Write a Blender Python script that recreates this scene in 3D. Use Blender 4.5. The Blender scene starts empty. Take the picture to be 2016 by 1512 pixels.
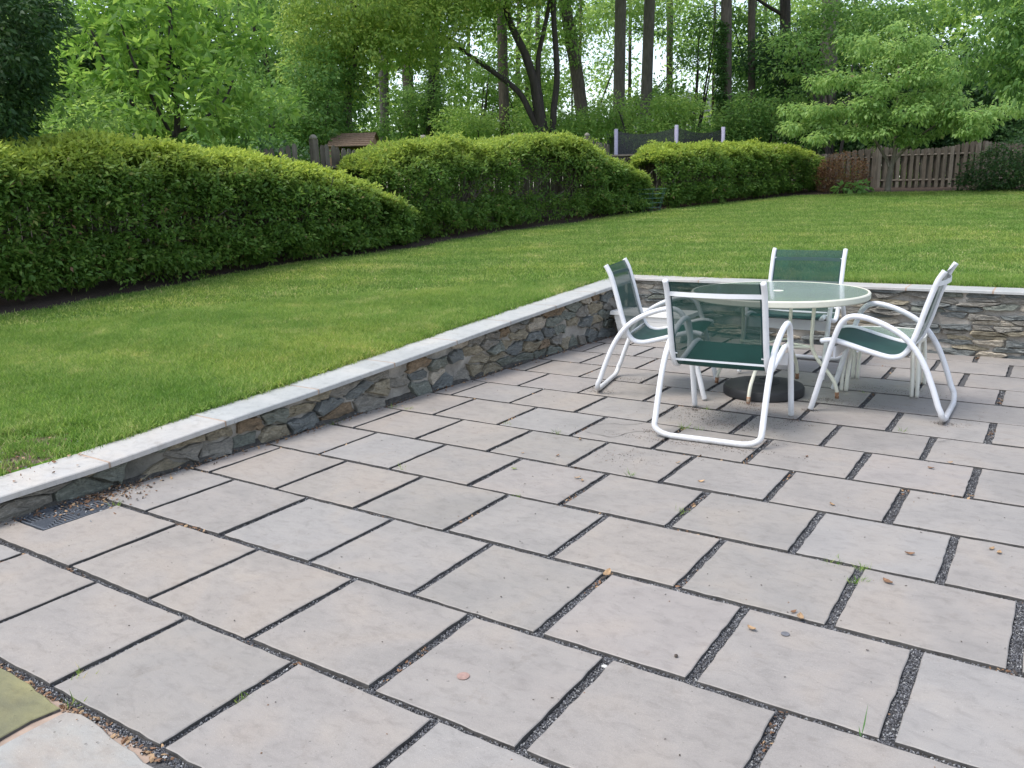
import bpy, bmesh, math, random
import numpy as np
from mathutils import Vector, Matrix, noise
random.seed(7); rng = np.random.default_rng(7)
scene = bpy.context.scene
COL = scene.collection
U = 0.5                       # surveyed unit (m)

# ------------------------------------------------------------ camera
F_, A_, B_, C_ = 1640.03, -0.58795622, 0.22803205, -0.02773573
CAM = np.array([0.0, -2.09648941, 2.87544838])
def cam_axes():
    fw = np.array([math.sin(A_)*math.cos(B_), math.cos(A_)*math.cos(B_), -math.sin(B_)])
    rt = np.array([math.cos(A_), -math.sin(A_), 0.0]); up = np.cross(rt, fw)
    return rt*math.cos(C_)+up*math.sin(C_), -rt*math.sin(C_)+up*math.cos(C_), fw
RT, UP, FW = cam_axes()
camd = bpy.data.cameras.new('camera'); camo = bpy.data.objects.new('camera', camd); COL.objects.link(camo)
camd.sensor_width = 36; camd.lens = 36*F_/2016; camd.clip_start = 0.05; camd.clip_end = 2000
m = Matrix(((RT[0], UP[0], -FW[0]), (RT[1], UP[1], -FW[1]), (RT[2], UP[2], -FW[2]))).to_4x4()
m.translation = Vector(CAM*U); camo.matrix_world = m
scene.camera = camo
def ray(px, py): return FW + (px-1008)/F_*RT + (756-py)/F_*UP
def at(px, py, d):            # surveyed bearing -> point in units at horizontal distance d
    r = ray(px, py); return CAM + r*d/math.hypot(r[0], r[1])
def gp(px, py, z=0.0):
    r = ray(px, py); return CAM + r*(z-CAM[2])/r[2]

# ------------------------------------------------------------ light
SUN = Vector((-0.30, -0.34, 0.88)).normalized()
world = bpy.data.worlds.new('World'); scene.world = world; world.use_nodes = True
wn = world.node_tree.nodes; bg = wn['Background']
sky = wn.new('ShaderNodeTexSky'); sky.sky_type = 'NISHITA'; sky.sun_disc = False
sky.sun_elevation = math.asin(SUN.z); sky.sun_rotation = math.atan2(SUN.x, SUN.y)
sky.air_density = 1.0; sky.dust_density = 1.0; sky.ozone_density = 1.0
hz = wn.new('ShaderNodeHueSaturation'); hz.inputs['Saturation'].default_value = 0.62        # thin high cloud
world.node_tree.links.new(sky.outputs[0], hz.inputs['Color']); world.node_tree.links.new(hz.outputs[0], bg.inputs[0]); bg.inputs[1].default_value = 0.15
sl = bpy.data.lights.new('sun', 'SUN'); sl.energy = 1.5; sl.angle = math.radians(27); sl.color = (1.0, 0.96, 0.9)
so = bpy.data.objects.new('sun', sl); COL.objects.link(so); so.rotation_euler = SUN.to_track_quat('Z', 'Y').to_euler()
so.location = (0, 0, 30)
vs = scene.view_settings; vs.view_transform = 'Standard'; vs.look = 'None'; vs.exposure = 1.12; vs.gamma = 1.0; vs.use_curve_mapping = False
scene.cycles.max_bounces = 8; scene.cycles.transparent_max_bounces = 12; scene.cycles.diffuse_bounces = 3

# ------------------------------------------------------------ materials
def nodes(name):
    m = bpy.data.materials.new(name); m.use_nodes = True
    nt = m.node_tree; b = nt.nodes['Principled BSDF']; return m, nt, b
def add(nt, t, **k):
    n = nt.nodes.new(t)
    for a, v in k.items(): setattr(n, a, v)
    return n
def noise_n(nt, scale, detail=6, rough=0.55, vec=None, coord='Object', dist=0.0):
    n = add(nt, 'ShaderNodeTexNoise'); n.inputs['Scale'].default_value = scale
    n.inputs['Detail'].default_value = detail; n.inputs['Roughness'].default_value = rough; n.inputs['Distortion'].default_value = dist
    if vec is None:
        tc = add(nt, 'ShaderNodeNewGeometry'); vec = tc.outputs['Position']
    nt.links.new(vec, n.inputs['Vector']); return n
def ramp(nt, src, stops, interp='LINEAR'):
    r = add(nt, 'ShaderNodeValToRGB'); r.color_ramp.interpolation = interp
    e = r.color_ramp.elements
    while len(e) < len(stops): e.new(0.5)
    for q, (p, c) in zip(e, stops): q.position = p; q.color = (*c, 1)
    nt.links.new(src, r.inputs[0]); return r
def mix(nt, fac, a, b, mode='MIX'):
    x = add(nt, 'ShaderNodeMix', data_type='RGBA', blend_type=mode)
    for s, v in ((x.inputs[0], fac), (x.inputs[6], a), (x.inputs[7], b)):
        if hasattr(v, 'links') or hasattr(v, 'is_output'): nt.links.new(v, s)
        elif isinstance(v, (int, float)): s.default_value = v
        else: s.default_value = (*v, 1)
    return x.outputs[2]
def bump(nt, b, h, strength=0.3, dist=0.01):
    n = add(nt, 'ShaderNodeBump'); n.inputs['Strength'].default_value = strength; n.inputs['Distance'].default_value = dist
    nt.links.new(h, n.inputs['Height']); nt.links.new(n.outputs[0], b.inputs['Normal'])
def stretch(nt, sx, sy, sz):
    g = add(nt, 'ShaderNodeNewGeometry'); mp = add(nt, 'ShaderNodeMapping'); mp.inputs['Scale'].default_value = (sx, sy, sz)
    nt.links.new(g.outputs['Position'], mp.inputs['Vector']); return mp.outputs[0]

def slab_mat(name, base, alt):
    m, nt, b = nodes(name)
    v = stretch(nt, 1.0, 1.6, 1.0)
    n1 = noise_n(nt, 3.2, 5, 0.6, v); c1 = ramp(nt, n1.outputs['Fac'], [(0.3, base), (0.7, alt)])
    n2 = noise_n(nt, 14, 8, 0.7, v, dist=0.6); c2 = ramp(nt, n2.outputs['Fac'], [(0.25, (0.72, 0.71, 0.70)), (0.5, (1, 1, 1)), (0.75, (1.1, 1.09, 1.07))])
    c = mix(nt, 0.75, c1.outputs[0], c2.outputs[0], 'MULTIPLY')
    n3 = noise_n(nt, 420, 2, 0.5); c3 = ramp(nt, n3.outputs['Fac'], [(0.3, (0.86, 0.86, 0.86)), (0.7, (1.1, 1.1, 1.1))])
    c = mix(nt, 0.8, c, c3.outputs[0], 'MULTIPLY')
    n4 = noise_n(nt, 55, 3, 0.5); s4 = ramp(nt, n4.outputs['Fac'], [(0.25, (0.45, 0.43, 0.42)), (0.31, (1, 1, 1))])
    c = mix(nt, 0.8, c, s4.outputs[0], 'MULTIPLY')
    n5 = noise_n(nt, 1.7, 3, 0.5, dist=1.5); s5 = ramp(nt, n5.outputs['Fac'], [(0.35, (0.91, 0.915, 0.92)), (0.5, (1, 1, 1)), (0.68, (1.06, 1.03, 0.99))])
    c = mix(nt, 0.9, c, s5.outputs[0], 'MULTIPLY')
    n6 = noise_n(nt, 6.5, 7, 0.72, dist=0.3); s6 = ramp(nt, n6.outputs['Fac'], [(0.60, (1, 1, 1)), (0.72, (0.78, 0.74, 0.70))])
    c = mix(nt, 0.7, c, s6.outputs[0], 'MULTIPLY')
    n7 = noise_n(nt, 170, 2, 0.4); s7 = ramp(nt, n7.outputs['Fac'], [(0.70, (1, 1, 1)), (0.76, (1.7, 1.65, 1.6))])
    c = mix(nt, 0.5, c, s7.outputs[0], 'MULTIPLY')
    nt.links.new(c, b.inputs['Base Color']); b.inputs['Specular IOR Level'].default_value = 0.35
    rr_ = add(nt, 'ShaderNodeMapRange'); rr_.inputs[3].default_value = 0.42; rr_.inputs[4].default_value = 0.72; nt.links.new(n5.outputs['Fac'], rr_.inputs[0]); nt.links.new(rr_.outputs[0], b.inputs['Roughness'])
    nb = noise_n(nt, 22, 9, 0.7, stretch(nt, 0.7, 1.5, 1)); bump(nt, b, nb.outputs['Fac'], 0.35, 0.006)
    return m
SLABS = [slab_mat('bluestone_%d' % i, a, b) for i, (a, b) in enumerate([
    ((0.288, 0.262, 0.239), (0.313, 0.283, 0.255)), ((0.288, 0.265, 0.244), (0.310, 0.285, 0.261)),
    ((0.298, 0.266, 0.237), (0.321, 0.287, 0.254)), ((0.281, 0.257, 0.235), (0.308, 0.278, 0.251)),
    ((0.293, 0.266, 0.237), (0.279, 0.258, 0.237)), ((0.290, 0.262, 0.239), (0.303, 0.278, 0.254)),
    ((0.268, 0.246, 0.226), (0.290, 0.265, 0.243)), ((0.298, 0.268, 0.246), (0.316, 0.285, 0.261)), ((0.294, 0.274, 0.255), (0.310, 0.288, 0.267))])]
MOSSY = slab_mat('mossy_stone', (0.15, 0.145, 0.085), (0.27, 0.25, 0.115))
PALE = slab_mat('pale_flagstone', (0.33, 0.335, 0.32), (0.33, 0.28, 0.235))
def simple(name, col, rough=0.6, var=0.15, scale=20, bmp=0.2, bs=60, spec=0.4, metal=0.0, bd=0.004):
    m, nt, b = nodes(name)
    n = noise_n(nt, scale, 6, 0.6)
    c = ramp(nt, n.outputs['Fac'], [(0.3, tuple(x*(1-var) for x in col)), (0.7, tuple(min(1, x*(1+var)) for x in col))])
    nt.links.new(c.outputs[0], b.inputs['Base Color']); b.inputs['Roughness'].default_value = rough
    b.inputs['Specular IOR Level'].default_value = spec; b.inputs['Metallic'].default_value = metal
    if bmp: bump(nt, b, noise_n(nt, bs, 6, 0.6).outputs['Fac'], bmp, bd)
    return m
GRAVEL = simple('joint_gravel', (0.085, 0.083, 0.083), 0.9, 0.6, 160, 0.8, 220)
SIDE = simple('slab_side_dark', (0.095, 0.088, 0.080), 0.95, 0.4, 30, 0.5)  # slab sides coloured darker than the tops; cracks use it too
CHIP = [simple('chip_dark', (0.08, 0.08, 0.085), 0.8, 0.3, 90, 0), simple('chip_grey', (0.17, 0.17, 0.18), 0.8, 0.3, 90, 0), simple('chip_light', (0.36, 0.36, 0.35), 0.7, 0.2, 90, 0)]
MORTAR = simple('mortar', (0.36, 0.325, 0.28), 0.92, 0.32, 7, 0.9, 45, bd=0.012)
MORTAR_DK = simple('mortar_grey', (0.34, 0.315, 0.275), 0.92, 0.38, 7, 0.9, 45, bd=0.012)
def damp(m, y0, y1, col, fac):      # damp algae stain on the low end of the wall
    nt = m.node_tree; b = nt.nodes['Principled BSDF']; src = b.inputs['Base Color'].links[0].from_socket
    g = add(nt, 'ShaderNodeNewGeometry'); sp = add(nt, 'ShaderNodeSeparateXYZ'); nt.links.new(g.outputs['Position'], sp.inputs[0])
    n = noise_n(nt, 3, 6, 0.7); ad = add(nt, 'ShaderNodeMath', operation='MULTIPLY_ADD'); ad.inputs[1].default_value = 1.4; nt.links.new(n.outputs['Fac'], ad.inputs[0]); nt.links.new(sp.outputs[1], ad.inputs[2])
    mr = add(nt, 'ShaderNodeMapRange'); mr.inputs[1].default_value = y0; mr.inputs[2].default_value = y1; mr.inputs[3].default_value = fac; mr.inputs[4].default_value = 0.0
    nt.links.new(ad.outputs[0], mr.inputs[0]); nt.links.new(mix(nt, mr.outputs[0], src, col), b.inputs['Base Color'])
damp(MORTAR_DK, 1.7, 2.8, (0.045, 0.048, 0.038), 0.9)
def stone_mat(name, a, b_, c_):
    m, nt, b = nodes(name)
    v = stretch(nt, 1, 1, 2.6)
    n = noise_n(nt, 11, 9, 0.72, v, dist=0.8)
    r = ramp(nt, n.outputs['Fac'], [(0.28, a), (0.52, b_), (0.75, c_)])
    n2 = noise_n(nt, 55, 5, 0.6, v); r2 = ramp(nt, n2.outputs['Fac'], [(0.3, (0.6, 0.6, 0.6)), (0.65, (1.2, 1.2, 1.2))])
    nt.links.new(mix(nt, 0.8, r.outputs[0], r2.outputs[0], 'MULTIPLY'), b.inputs['Base Color'])
    b.inputs['Roughness'].default_value = 0.75
    bump(nt, b, noise_n(nt, 38, 9, 0.75, v).outputs['Fac'], 0.9, 0.015)
    return m
STONES = [stone_mat('stone_blue_grey', (0.099, 0.108, 0.107), (0.167, 0.178, 0.169), (0.347, 0.348, 0.316)),
          stone_mat('stone_grey', (0.149, 0.138, 0.119), (0.248, 0.230, 0.194), (0.446, 0.408, 0.345)),
          stone_mat('stone_green_grey', (0.112, 0.120, 0.102), (0.186, 0.198, 0.164), (0.384, 0.384, 0.322)),
          stone_mat('stone_olive', (0.161, 0.138, 0.096), (0.298, 0.258, 0.181), (0.484, 0.426, 0.316)),
          stone_mat('stone_rust', (0.124, 0.096, 0.062), (0.236, 0.168, 0.102), (0.397, 0.300, 0.203)),
          stone_mat('stone_buff', (0.273, 0.240, 0.192), (0.459, 0.402, 0.316), (0.620, 0.552, 0.441))]
COPING = slab_mat('coping_bluestone', (0.40, 0.405, 0.39), (0.445, 0.44, 0.42))
COPING2 = slab_mat('coping_buff', (0.45, 0.42, 0.385), (0.45, 0.445, 0.43))
SEAM = simple('coping_seam', (0.42, 0.31, 0.235), 0.9, 0.2, 30, 0.5)
def white_paint(name, col, dirt=0.5):
    m, nt, b = nodes(name)
    n = noise_n(nt, 9, 8, 0.7); d = ramp(nt, n.outputs['Fac'], [(0.55, col), (0.75, tuple(x*(1-0.3*dirt) for x in col))])
    n2 = noise_n(nt, 70, 4, 0.6); d2 = ramp(nt, n2.outputs['Fac'], [(0.66, (1, 1, 1)), (0.74, (0.5, 0.47, 0.42))])
    c = mix(nt, 0.5*dirt, d.outputs[0], d2.outputs[0], 'MULTIPLY')
    # scuffed grime near the ground
    g = add(nt, 'ShaderNodeNewGeometry'); s = add(nt, 'ShaderNodeSeparateXYZ'); nt.links.new(g.outputs['Position'], s.inputs[0])
    mr = add(nt, 'ShaderNodeMapRange'); mr.inputs[1].default_value = 0.0; mr.inputs[2].default_value = 0.12; mr.inputs[3].default_value = 0.75; mr.inputs[4].default_value = 0.0
    nt.links.new(s.outputs[2], mr.inputs[0])
    n3 = noise_n(nt, 45, 5, 0.7); mu = add(nt, 'ShaderNodeMath', operation='MULTIPLY'); nt.links.new(mr.outputs[0], mu.inputs[0]); nt.links.new(n3.outputs['Fac'], mu.inputs[1])
    c = mix(nt, mu.outputs[0], c, (0.30, 0.28, 0.24))
    nt.links.new(c, b.inputs['Base Color']); b.inputs['Roughness'].default_value = 0.42; b.inputs['Specular IOR Level'].default_value = 0.45
    return m
WHITE = white_paint('white_powder_coat', (0.73, 0.725, 0.73), 0.35)
WHITE_D = white_paint('white_powder_coat_scuffed', (0.70, 0.70, 0.72), 1.0)
CREAM = white_paint('cream_powder_coat', (0.76, 0.73, 0.60), 0.6)
CREAM_D = white_paint('weathered_cream_resin', (0.72, 0.70, 0.62), 1.0)
PLASTIC = white_paint('white_resin', (0.80, 0.78, 0.73), 0.4)
RUST = simple('rusty_foot', (0.30, 0.16, 0.09), 0.9, 0.5, 60, 0.4)
BLACK = simple('black_resin', (0.020, 0.020, 0.021), 0.55, 0.3, 14, 0.15, 120)
def sling(name, transp, col):
    m, nt, b = nodes(name)
    v = noise_n(nt, 6, 4, 0.6); r = ramp(nt, v.outputs['Fac'], [(0.35, tuple(x*0.85 for x in col)), (0.65, tuple(x*1.15 for x in col))])
    nt.links.new(r.outputs[0], b.inputs['Base Color']); b.inputs['Roughness'].default_value = 0.6; b.inputs['Specular IOR Level'].default_value = 0.25
    t = add(nt, 'ShaderNodeBsdfTransparent'); mx = add(nt, 'ShaderNodeMixShader'); mx.inputs[0].default_value = transp
    out = nt.nodes['Material Output']; nt.links.new(b.outputs[0], mx.inputs[1]); nt.links.new(t.outputs[0], mx.inputs[2]); nt.links.new(mx.outputs[0], out.inputs[0])
    return m
SLING_B = sling('green_mesh_back', 0.20, (0.009, 0.052, 0.041))
SLING_S = sling('green_mesh_seat', 0.04, (0.012, 0.056, 0.048))
SLING_E = sling('green_mesh_hem', 0.0, (0.010, 0.04, 0.042))
def frosted(name):
    m, nt, b = nodes(name)
    b.inputs['Base Color'].default_value = (0.82, 0.97, 0.90, 1); b.inputs['Transmission Weight'].default_value = 1.0
    b.inputs['Roughness'].default_value = 0.22; b.inputs['IOR'].default_value = 1.25
    bump(nt, b, noise_n(nt, 260, 3, 0.5).outputs['Fac'], 0.35, 0.002)
    d = add(nt, 'ShaderNodeBsdfPrincipled'); d.inputs['Roughness'].default_value = 0.3; d.inputs['Coat Weight'].default_value = 1.0; d.inputs['Coat Roughness'].default_value = 0.07; mx = add(nt, 'ShaderNodeMixShader')
    v = noise_n(nt, 3.5, 4, 0.5, dist=1.2); r = ramp(nt, v.outputs['Fac'], [(0.35, (0.38, 0.38, 0.38)), (0.65, (0.50, 0.50, 0.50))])
    nt.links.new(r.outputs[0], mx.inputs[0]); d.inputs[0].default_value = (0.58, 0.66, 0.60, 1)
    nt.links.new(b.outputs[0], mx.inputs[1]); nt.links.new(d.outputs[0], mx.inputs[2]); nt.links.new(mx.outputs[0], nt.nodes['Material Output'].inputs[0])
    return m
GLASS = frosted('pebbled_green_glass')
def leaf_mat(name, stops, trans=0.35, rough=0.5, young=None):
    m, nt, b = nodes(name)
    a = add(nt, 'ShaderNodeAttribute'); a.attribute_name = 'rnd'
    r = ramp(nt, a.outputs['Fac'], stops); c = r.outputs[0]
    if young:
        y = add(nt, 'ShaderNodeAttribute'); y.attribute_name = 'young'
        c = mix(nt, y.outputs['Fac'], c, young)
    nt.links.new(c, b.inputs['Base Color']); b.inputs['Roughness'].default_value = rough; b.inputs['Specular IOR Level'].default_value = 0.3
    t = add(nt, 'ShaderNodeBsdfTranslucent'); hs = add(nt, 'ShaderNodeHueSaturation'); hs.inputs['Value'].default_value = 2.0; hs.inputs['Hue'].default_value = 0.485
    nt.links.new(c, hs.inputs['Color']); nt.links.new(hs.outputs[0], t.inputs[0])
    mx = add(nt, 'ShaderNodeMixShader'); mx.inputs[0].default_value = trans
    nt.links.new(b.outputs[0], mx.inputs[1]); nt.links.new(t.outputs[0], mx.inputs[2]); nt.links.new(mx.outputs[0], nt.nodes['Material Output'].inputs[0])
    return m
LM = {
 'azalea': leaf_mat('azalea_leaf', [(0, (0.054, 0.119, 0.022)), (0.5, (0.095, 0.189, 0.033)), (0.86, (0.140, 0.238, 0.045)), (0.93, (0.190, 0.205, 0.056)), (1, (0.246, 0.140, 0.088))], 0.35, young=(0.403, 0.497, 0.088)),
 'magnolia': leaf_mat('magnolia_leaf', [(0, (0.084, 0.183, 0.035)), (0.6, (0.182, 0.329, 0.056)), (1, (0.364, 0.500, 0.112))], 0.45),
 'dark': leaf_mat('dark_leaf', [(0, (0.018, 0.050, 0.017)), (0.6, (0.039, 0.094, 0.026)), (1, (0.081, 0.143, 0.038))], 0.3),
 'mid': leaf_mat('woodland_leaf', [(0, (0.063, 0.140, 0.038)), (0.6, (0.119, 0.232, 0.056)), (1, (0.224, 0.342, 0.080))], 0.45),
 'light': leaf_mat('light_leaf', [(0, (0.105, 0.207, 0.048)), (0.6, (0.196, 0.329, 0.072)), (1, (0.350, 0.464, 0.120))], 0.45),
 'yellow': leaf_mat('yellow_green_leaf', [(0, (0.112, 0.207, 0.045)), (0.6, (0.224, 0.329, 0.072)), (0.93, (0.364, 0.439, 0.104)), (1, (0.476, 0.366, 0.160))], 0.45),
 'dogwood': leaf_mat('dogwood_leaf', [(0, (0.111, 0.226, 0.063)), (0.6, (0.213, 0.343, 0.092)), (0.95, (0.314, 0.434, 0.138)), (1, (0.351, 0.253, 0.150))], 0.42),
 'rust': leaf_mat('rusty_leaf', [(0, (0.10, 0.055, 0.03)), (0.6, (0.19, 0.105, 0.055)), (1, (0.207, 0.176, 0.060))], 0.25),
 'hosta': leaf_mat('hosta_leaf', [(0, (0.098, 0.220, 0.064)), (1, (0.238, 0.415, 0.112))], 0.3),
 'grass': leaf_mat('grass_blade', [(0, (0.067, 0.140, 0.025)), (0.5, (0.157, 0.265, 0.050)), (0.84, (0.291, 0.394, 0.098)), (0.94, (0.403, 0.410, 0.175)), (1, (0.538, 0.454, 0.300))], 0.4),
 'ivy': leaf_mat('ivy_leaf', [(0, (0.029, 0.077, 0.022)), (1, (0.081, 0.176, 0.036))], 0.25),
}
gm = LM['grass'].node_tree; gb = gm.nodes['Principled BSDF']; gsrc = gb.inputs['Base Color'].links[0].from_socket; ghs = [n for n in gm.nodes if n.type == 'HUE_SAT'][0]
def patchy(nt, src):
    n1 = noise_n(nt, 0.55, 5, 0.62); r1 = ramp(nt, n1.outputs['Fac'], [(0.30, (0.78, 0.90, 0.80)), (0.5, (1, 1, 1)), (0.70, (1.30, 1.12, 1.1))])
    n2 = noise_n(nt, 2.6, 4, 0.6); r2 = ramp(nt, n2.outputs['Fac'], [(0.32, (0.85, 0.93, 0.8)), (0.56, (1, 1, 1)), (0.72, (1.65, 1.27, 1.8))])
    w = add(nt, 'ShaderNodeTexWave'); w.inputs['Scale'].default_value = 0.32; w.inputs['Distortion'].default_value = 1.2; w.inputs['Detail'].default_value = 1
    mp = add(nt, 'ShaderNodeMapping'); mp.inputs['Rotation'].default_value = (0, 0, 1.35); g = add(nt, 'ShaderNodeNewGeometry'); nt.links.new(g.outputs['Position'], mp.inputs['Vector']); nt.links.new(mp.outputs[0], w.inputs['Vector'])
    r3 = ramp(nt, w.outputs['Fac'], [(0.3, (0.92, 0.95, 0.92)), (0.7, (1.08, 1.05, 1.08))])
    return mix(nt, 1, mix(nt, 1, mix(nt, 1, src, r1.outputs[0], 'MULTIPLY'), r2.outputs[0], 'MULTIPLY'), r3.outputs[0], 'MULTIPLY')
gp_ = patchy(gm, gsrc); gm.links.new(gp_, gb.inputs['Base Color']); gm.links.new(gp_, ghs.inputs['Color'])
def bark_mat(name, a, b_):
    m, nt, b = nodes(name)
    v = stretch(nt, 1, 1, 0.18); n = noise_n(nt, 16, 8, 0.7, v)
    nt.links.new(ramp(nt, n.outputs['Fac'], [(0.3, a), (0.7, b_)]).outputs[0], b.inputs['Base Color']); b.inputs['Roughness'].default_value = 0.9
    bump(nt, b, n.outputs['Fac'], 0.8, 0.04); return m
BARK = bark_mat('bark_brown', (0.045, 0.035, 0.028), (0.14, 0.115, 0.09))
BARK_G = bark_mat('bark_grey', (0.08, 0.068, 0.055), (0.20, 0.175, 0.145))
BARK_D = bark_mat('bark_dark', (0.022, 0.018, 0.016), (0.065, 0.052, 0.045))
def wood(name, a, b_):
    m, nt, b = nodes(name); v = stretch(nt, 1, 1, 0.06)
    n = noise_n(nt, 40, 7, 0.7, v); n2 = noise_n(nt, 5, 3, 0.6)
    c = ramp(nt, n.outputs['Fac'], [(0.3, a), (0.7, b_)]); c2 = ramp(nt, n2.outputs['Fac'], [(0.3, (0.72, 0.72, 0.70)), (0.7, (1.15, 1.12, 1.08))])
    nt.links.new(mix(nt, 1.0, c.outputs[0], c2.outputs[0], 'MULTIPLY'), b.inputs['Base Color']); b.inputs['Roughness'].default_value = 0.85
    bump(nt, b, n.outputs['Fac'], 0.5, 0.004); return m
FENCE = [wood('fence_grey', (0.065, 0.055, 0.045), (0.15, 0.13, 0.105)), wood('fence_brown', (0.065, 0.052, 0.042), (0.14, 0.118, 0.095)), wood('fence_silver', (0.09, 0.08, 0.068), (0.19, 0.17, 0.145))]
def ground_mat():
    m, nt, b = nodes('lawn_soil')
    n = noise_n(nt, 1.1, 5, 0.6); n2 = noise_n(nt, 45, 6, 0.7)
    g = ramp(nt, n2.outputs['Fac'], [(0.3, (0.06, 0.125, 0.016)), (0.55, (0.11, 0.21, 0.026)), (0.75, (0.18, 0.28, 0.04))])
    g2 = ramp(nt, n.outputs['Fac'], [(0.3, (0.8, 0.9, 0.8)), (0.7, (1.25, 1.12, 0.95))])
    nt.links.new(patchy(nt, g.outputs[0]), b.inputs['Base Color']); b.inputs['Roughness'].default_value = 0.95
    b.inputs['Specular IOR Level'].default_value = 0.1
    bump(nt, b, n2.outputs['Fac'], 0.8, 0.02); return m
LAWN = ground_mat()
MULCH = simple('mulch', (0.055, 0.036, 0.027), 0.95, 0.5, 40, 1.0, 70, bd=0.02)
WOODFLOOR = simple('woodland_soil', (0.05, 0.07, 0.025), 0.95, 0.5, 3, 0.6, 10)
DRY = simple('dry_leaf', (0.36, 0.235, 0.13), 0.75, 0.35, 50, 0)
DRY2 = simple('dry_leaf_brown', (0.20, 0.11, 0.06), 0.8, 0.4, 50, 0)
TWIG = simple('twig', (0.07, 0.055, 0.045), 0.9, 0.4, 50, 0)
PEB = simple('white_pebble', (0.55, 0.54, 0.51), 0.6, 0.1, 30, 0)

# ------------------------------------------------------------ mesh helpers
def link(o, parent=None):
    COL.objects.link(o)
    if parent: o.parent = parent
    return o
def obj(name, verts, faces, mat, parent=None, smooth=False, loc=None):
    me = bpy.data.meshes.new(name); me.from_pydata([tuple(v) for v in verts], [], faces)
    for mm in (mat if isinstance(mat, list) else [mat]): me.materials.append(mm)
    if smooth:
        me.polygons.foreach_set('use_smooth', [True]*len(me.polygons))
    me.update(); o = bpy.data.objects.new(name, me)
    if loc is not None: o.location = loc
    return link(o, parent)
def same(name, me, parent=None, loc=(0, 0, 0), rot=(0, 0, 0), scale=(1, 1, 1)):
    o = bpy.data.objects.new(name, me); o.location = loc; o.rotation_euler = rot; o.scale = scale
    return link(o, parent)
def tag(o, label=None, cat=None, group=None, kind=None):
    if label: o['label'] = label
    if cat: o['category'] = cat
    if group: o['group'] = group
    if kind: o['kind'] = kind
    return o
def empty(name, loc=(0, 0, 0), rz=0.0):
    o = bpy.data.objects.new(name, None); o.location = loc; o.rotation_euler = (0, 0, rz); o.empty_display_size = 0.1
    return link(o)
class MB:
    def __init__(s): s.v = []; s.f = []
    def box(s, a, b):
        n = len(s.v); (x0, y0, z0), (x1, y1, z1) = a, b
        s.v += [(x0, y0, z0), (x1, y0, z0), (x1, y1, z0), (x0, y1, z0), (x0, y0, z1), (x1, y0, z1), (x1, y1, z1), (x0, y1, z1)]
        s.f += [tuple(n+i for i in q) for q in ((0, 3, 2, 1), (4, 5, 6, 7), (0, 1, 5, 4), (1, 2, 6, 5), (2, 3, 7, 6), (3, 0, 4, 7))]
        return s
    def tube(s, pts, rad, seg=8, closed=False, cap=True, squash=1.0):
        P = [Vector(p) for p in pts]; N = len(P); n0 = len(s.v)
        R = rad if hasattr(rad, '__len__') else [rad]*N
        t0 = (P[1]-P[0]).normalized(); ref = Vector((0, 0, 1)) if abs(t0.z) < 0.9 else Vector((1, 0, 0))
        nrm = t0.cross(ref).normalized()
        for i in range(N):
            if closed: t = (P[(i+1) % N]-P[i-1]).normalized()
            else: t = (P[min(i+1, N-1)]-P[max(i-1, 0)]).normalized()
            nrm = (nrm - t*nrm.dot(t)).normalized(); bn = t.cross(nrm)
            for k in range(seg):
                a = 2*math.pi*k/seg; q = P[i]+(nrm*math.cos(a)+bn*math.sin(a)*squash)*R[i]; s.v.append(tuple(q))
        for i in range(N if closed else N-1):
            j = (i+1) % N
            for k in range(seg):
                l = (k+1) % seg; s.f.append((n0+i*seg+k, n0+i*seg+l, n0+j*seg+l, n0+j*seg+k))
        if cap and not closed:
            s.f.append(tuple(n0+k for k in reversed(range(seg)))); s.f.append(tuple(n0+(N-1)*seg+k for k in range(seg)))
        return s
    def lathe(s, prof, seg=32, c=(0, 0)):
        n0 = len(s.v)
        for r, z in prof:
            for k in range(seg):
                a = 2*math.pi*k/seg; s.v.append((c[0]+r*math.cos(a), c[1]+r*math.sin(a), z))
        for i in range(len(prof)-1):
            for k in range(seg):
                l = (k+1) % seg; s.f.append((n0+i*seg+k, n0+i*seg+l, n0+(i+1)*seg+l, n0+(i+1)*seg+k))
        if prof[0][0] > 0: s.f.append(tuple(n0+k for k in reversed(range(seg))))
        if prof[-1][0] > 0: s.f.append(tuple(n0+(len(prof)-1)*seg+k for k in range(seg)))
        return s
    def build(s, name, mat, parent=None, smooth=False, loc=None): return obj(name, s.v, s.f, mat, parent, smooth, loc)
def autosmooth(o, deg=40):
    me = o.data
    me.polygons.foreach_set('use_smooth', [True]*len(me.polygons)); me.set_sharp_from_angle(angle=math.radians(deg)); return o
def spline(pts, n=6, closed=False):
    P = [Vector(p) for p in pts]; N = len(P); out = []
    rngi = range(N if closed else N-1)
    for i in rngi:
        if closed: p0, p1, p2, p3 = P[i-1], P[i], P[(i+1) % N], P[(i+2) % N]
        else: p0, p1, p2, p3 = P[max(i-1, 0)], P[i], P[i+1], P[min(i+2, N-1)]
        for k in range(n):
            t = k/n; out.append(0.5*((2*p1)+(-p0+p2)*t+(2*p0-5*p1+4*p2-p3)*t*t+(-p0+3*p1-3*p2+p3)*t**3))
    if not closed: out.append(P[-1])
    return out
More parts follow.
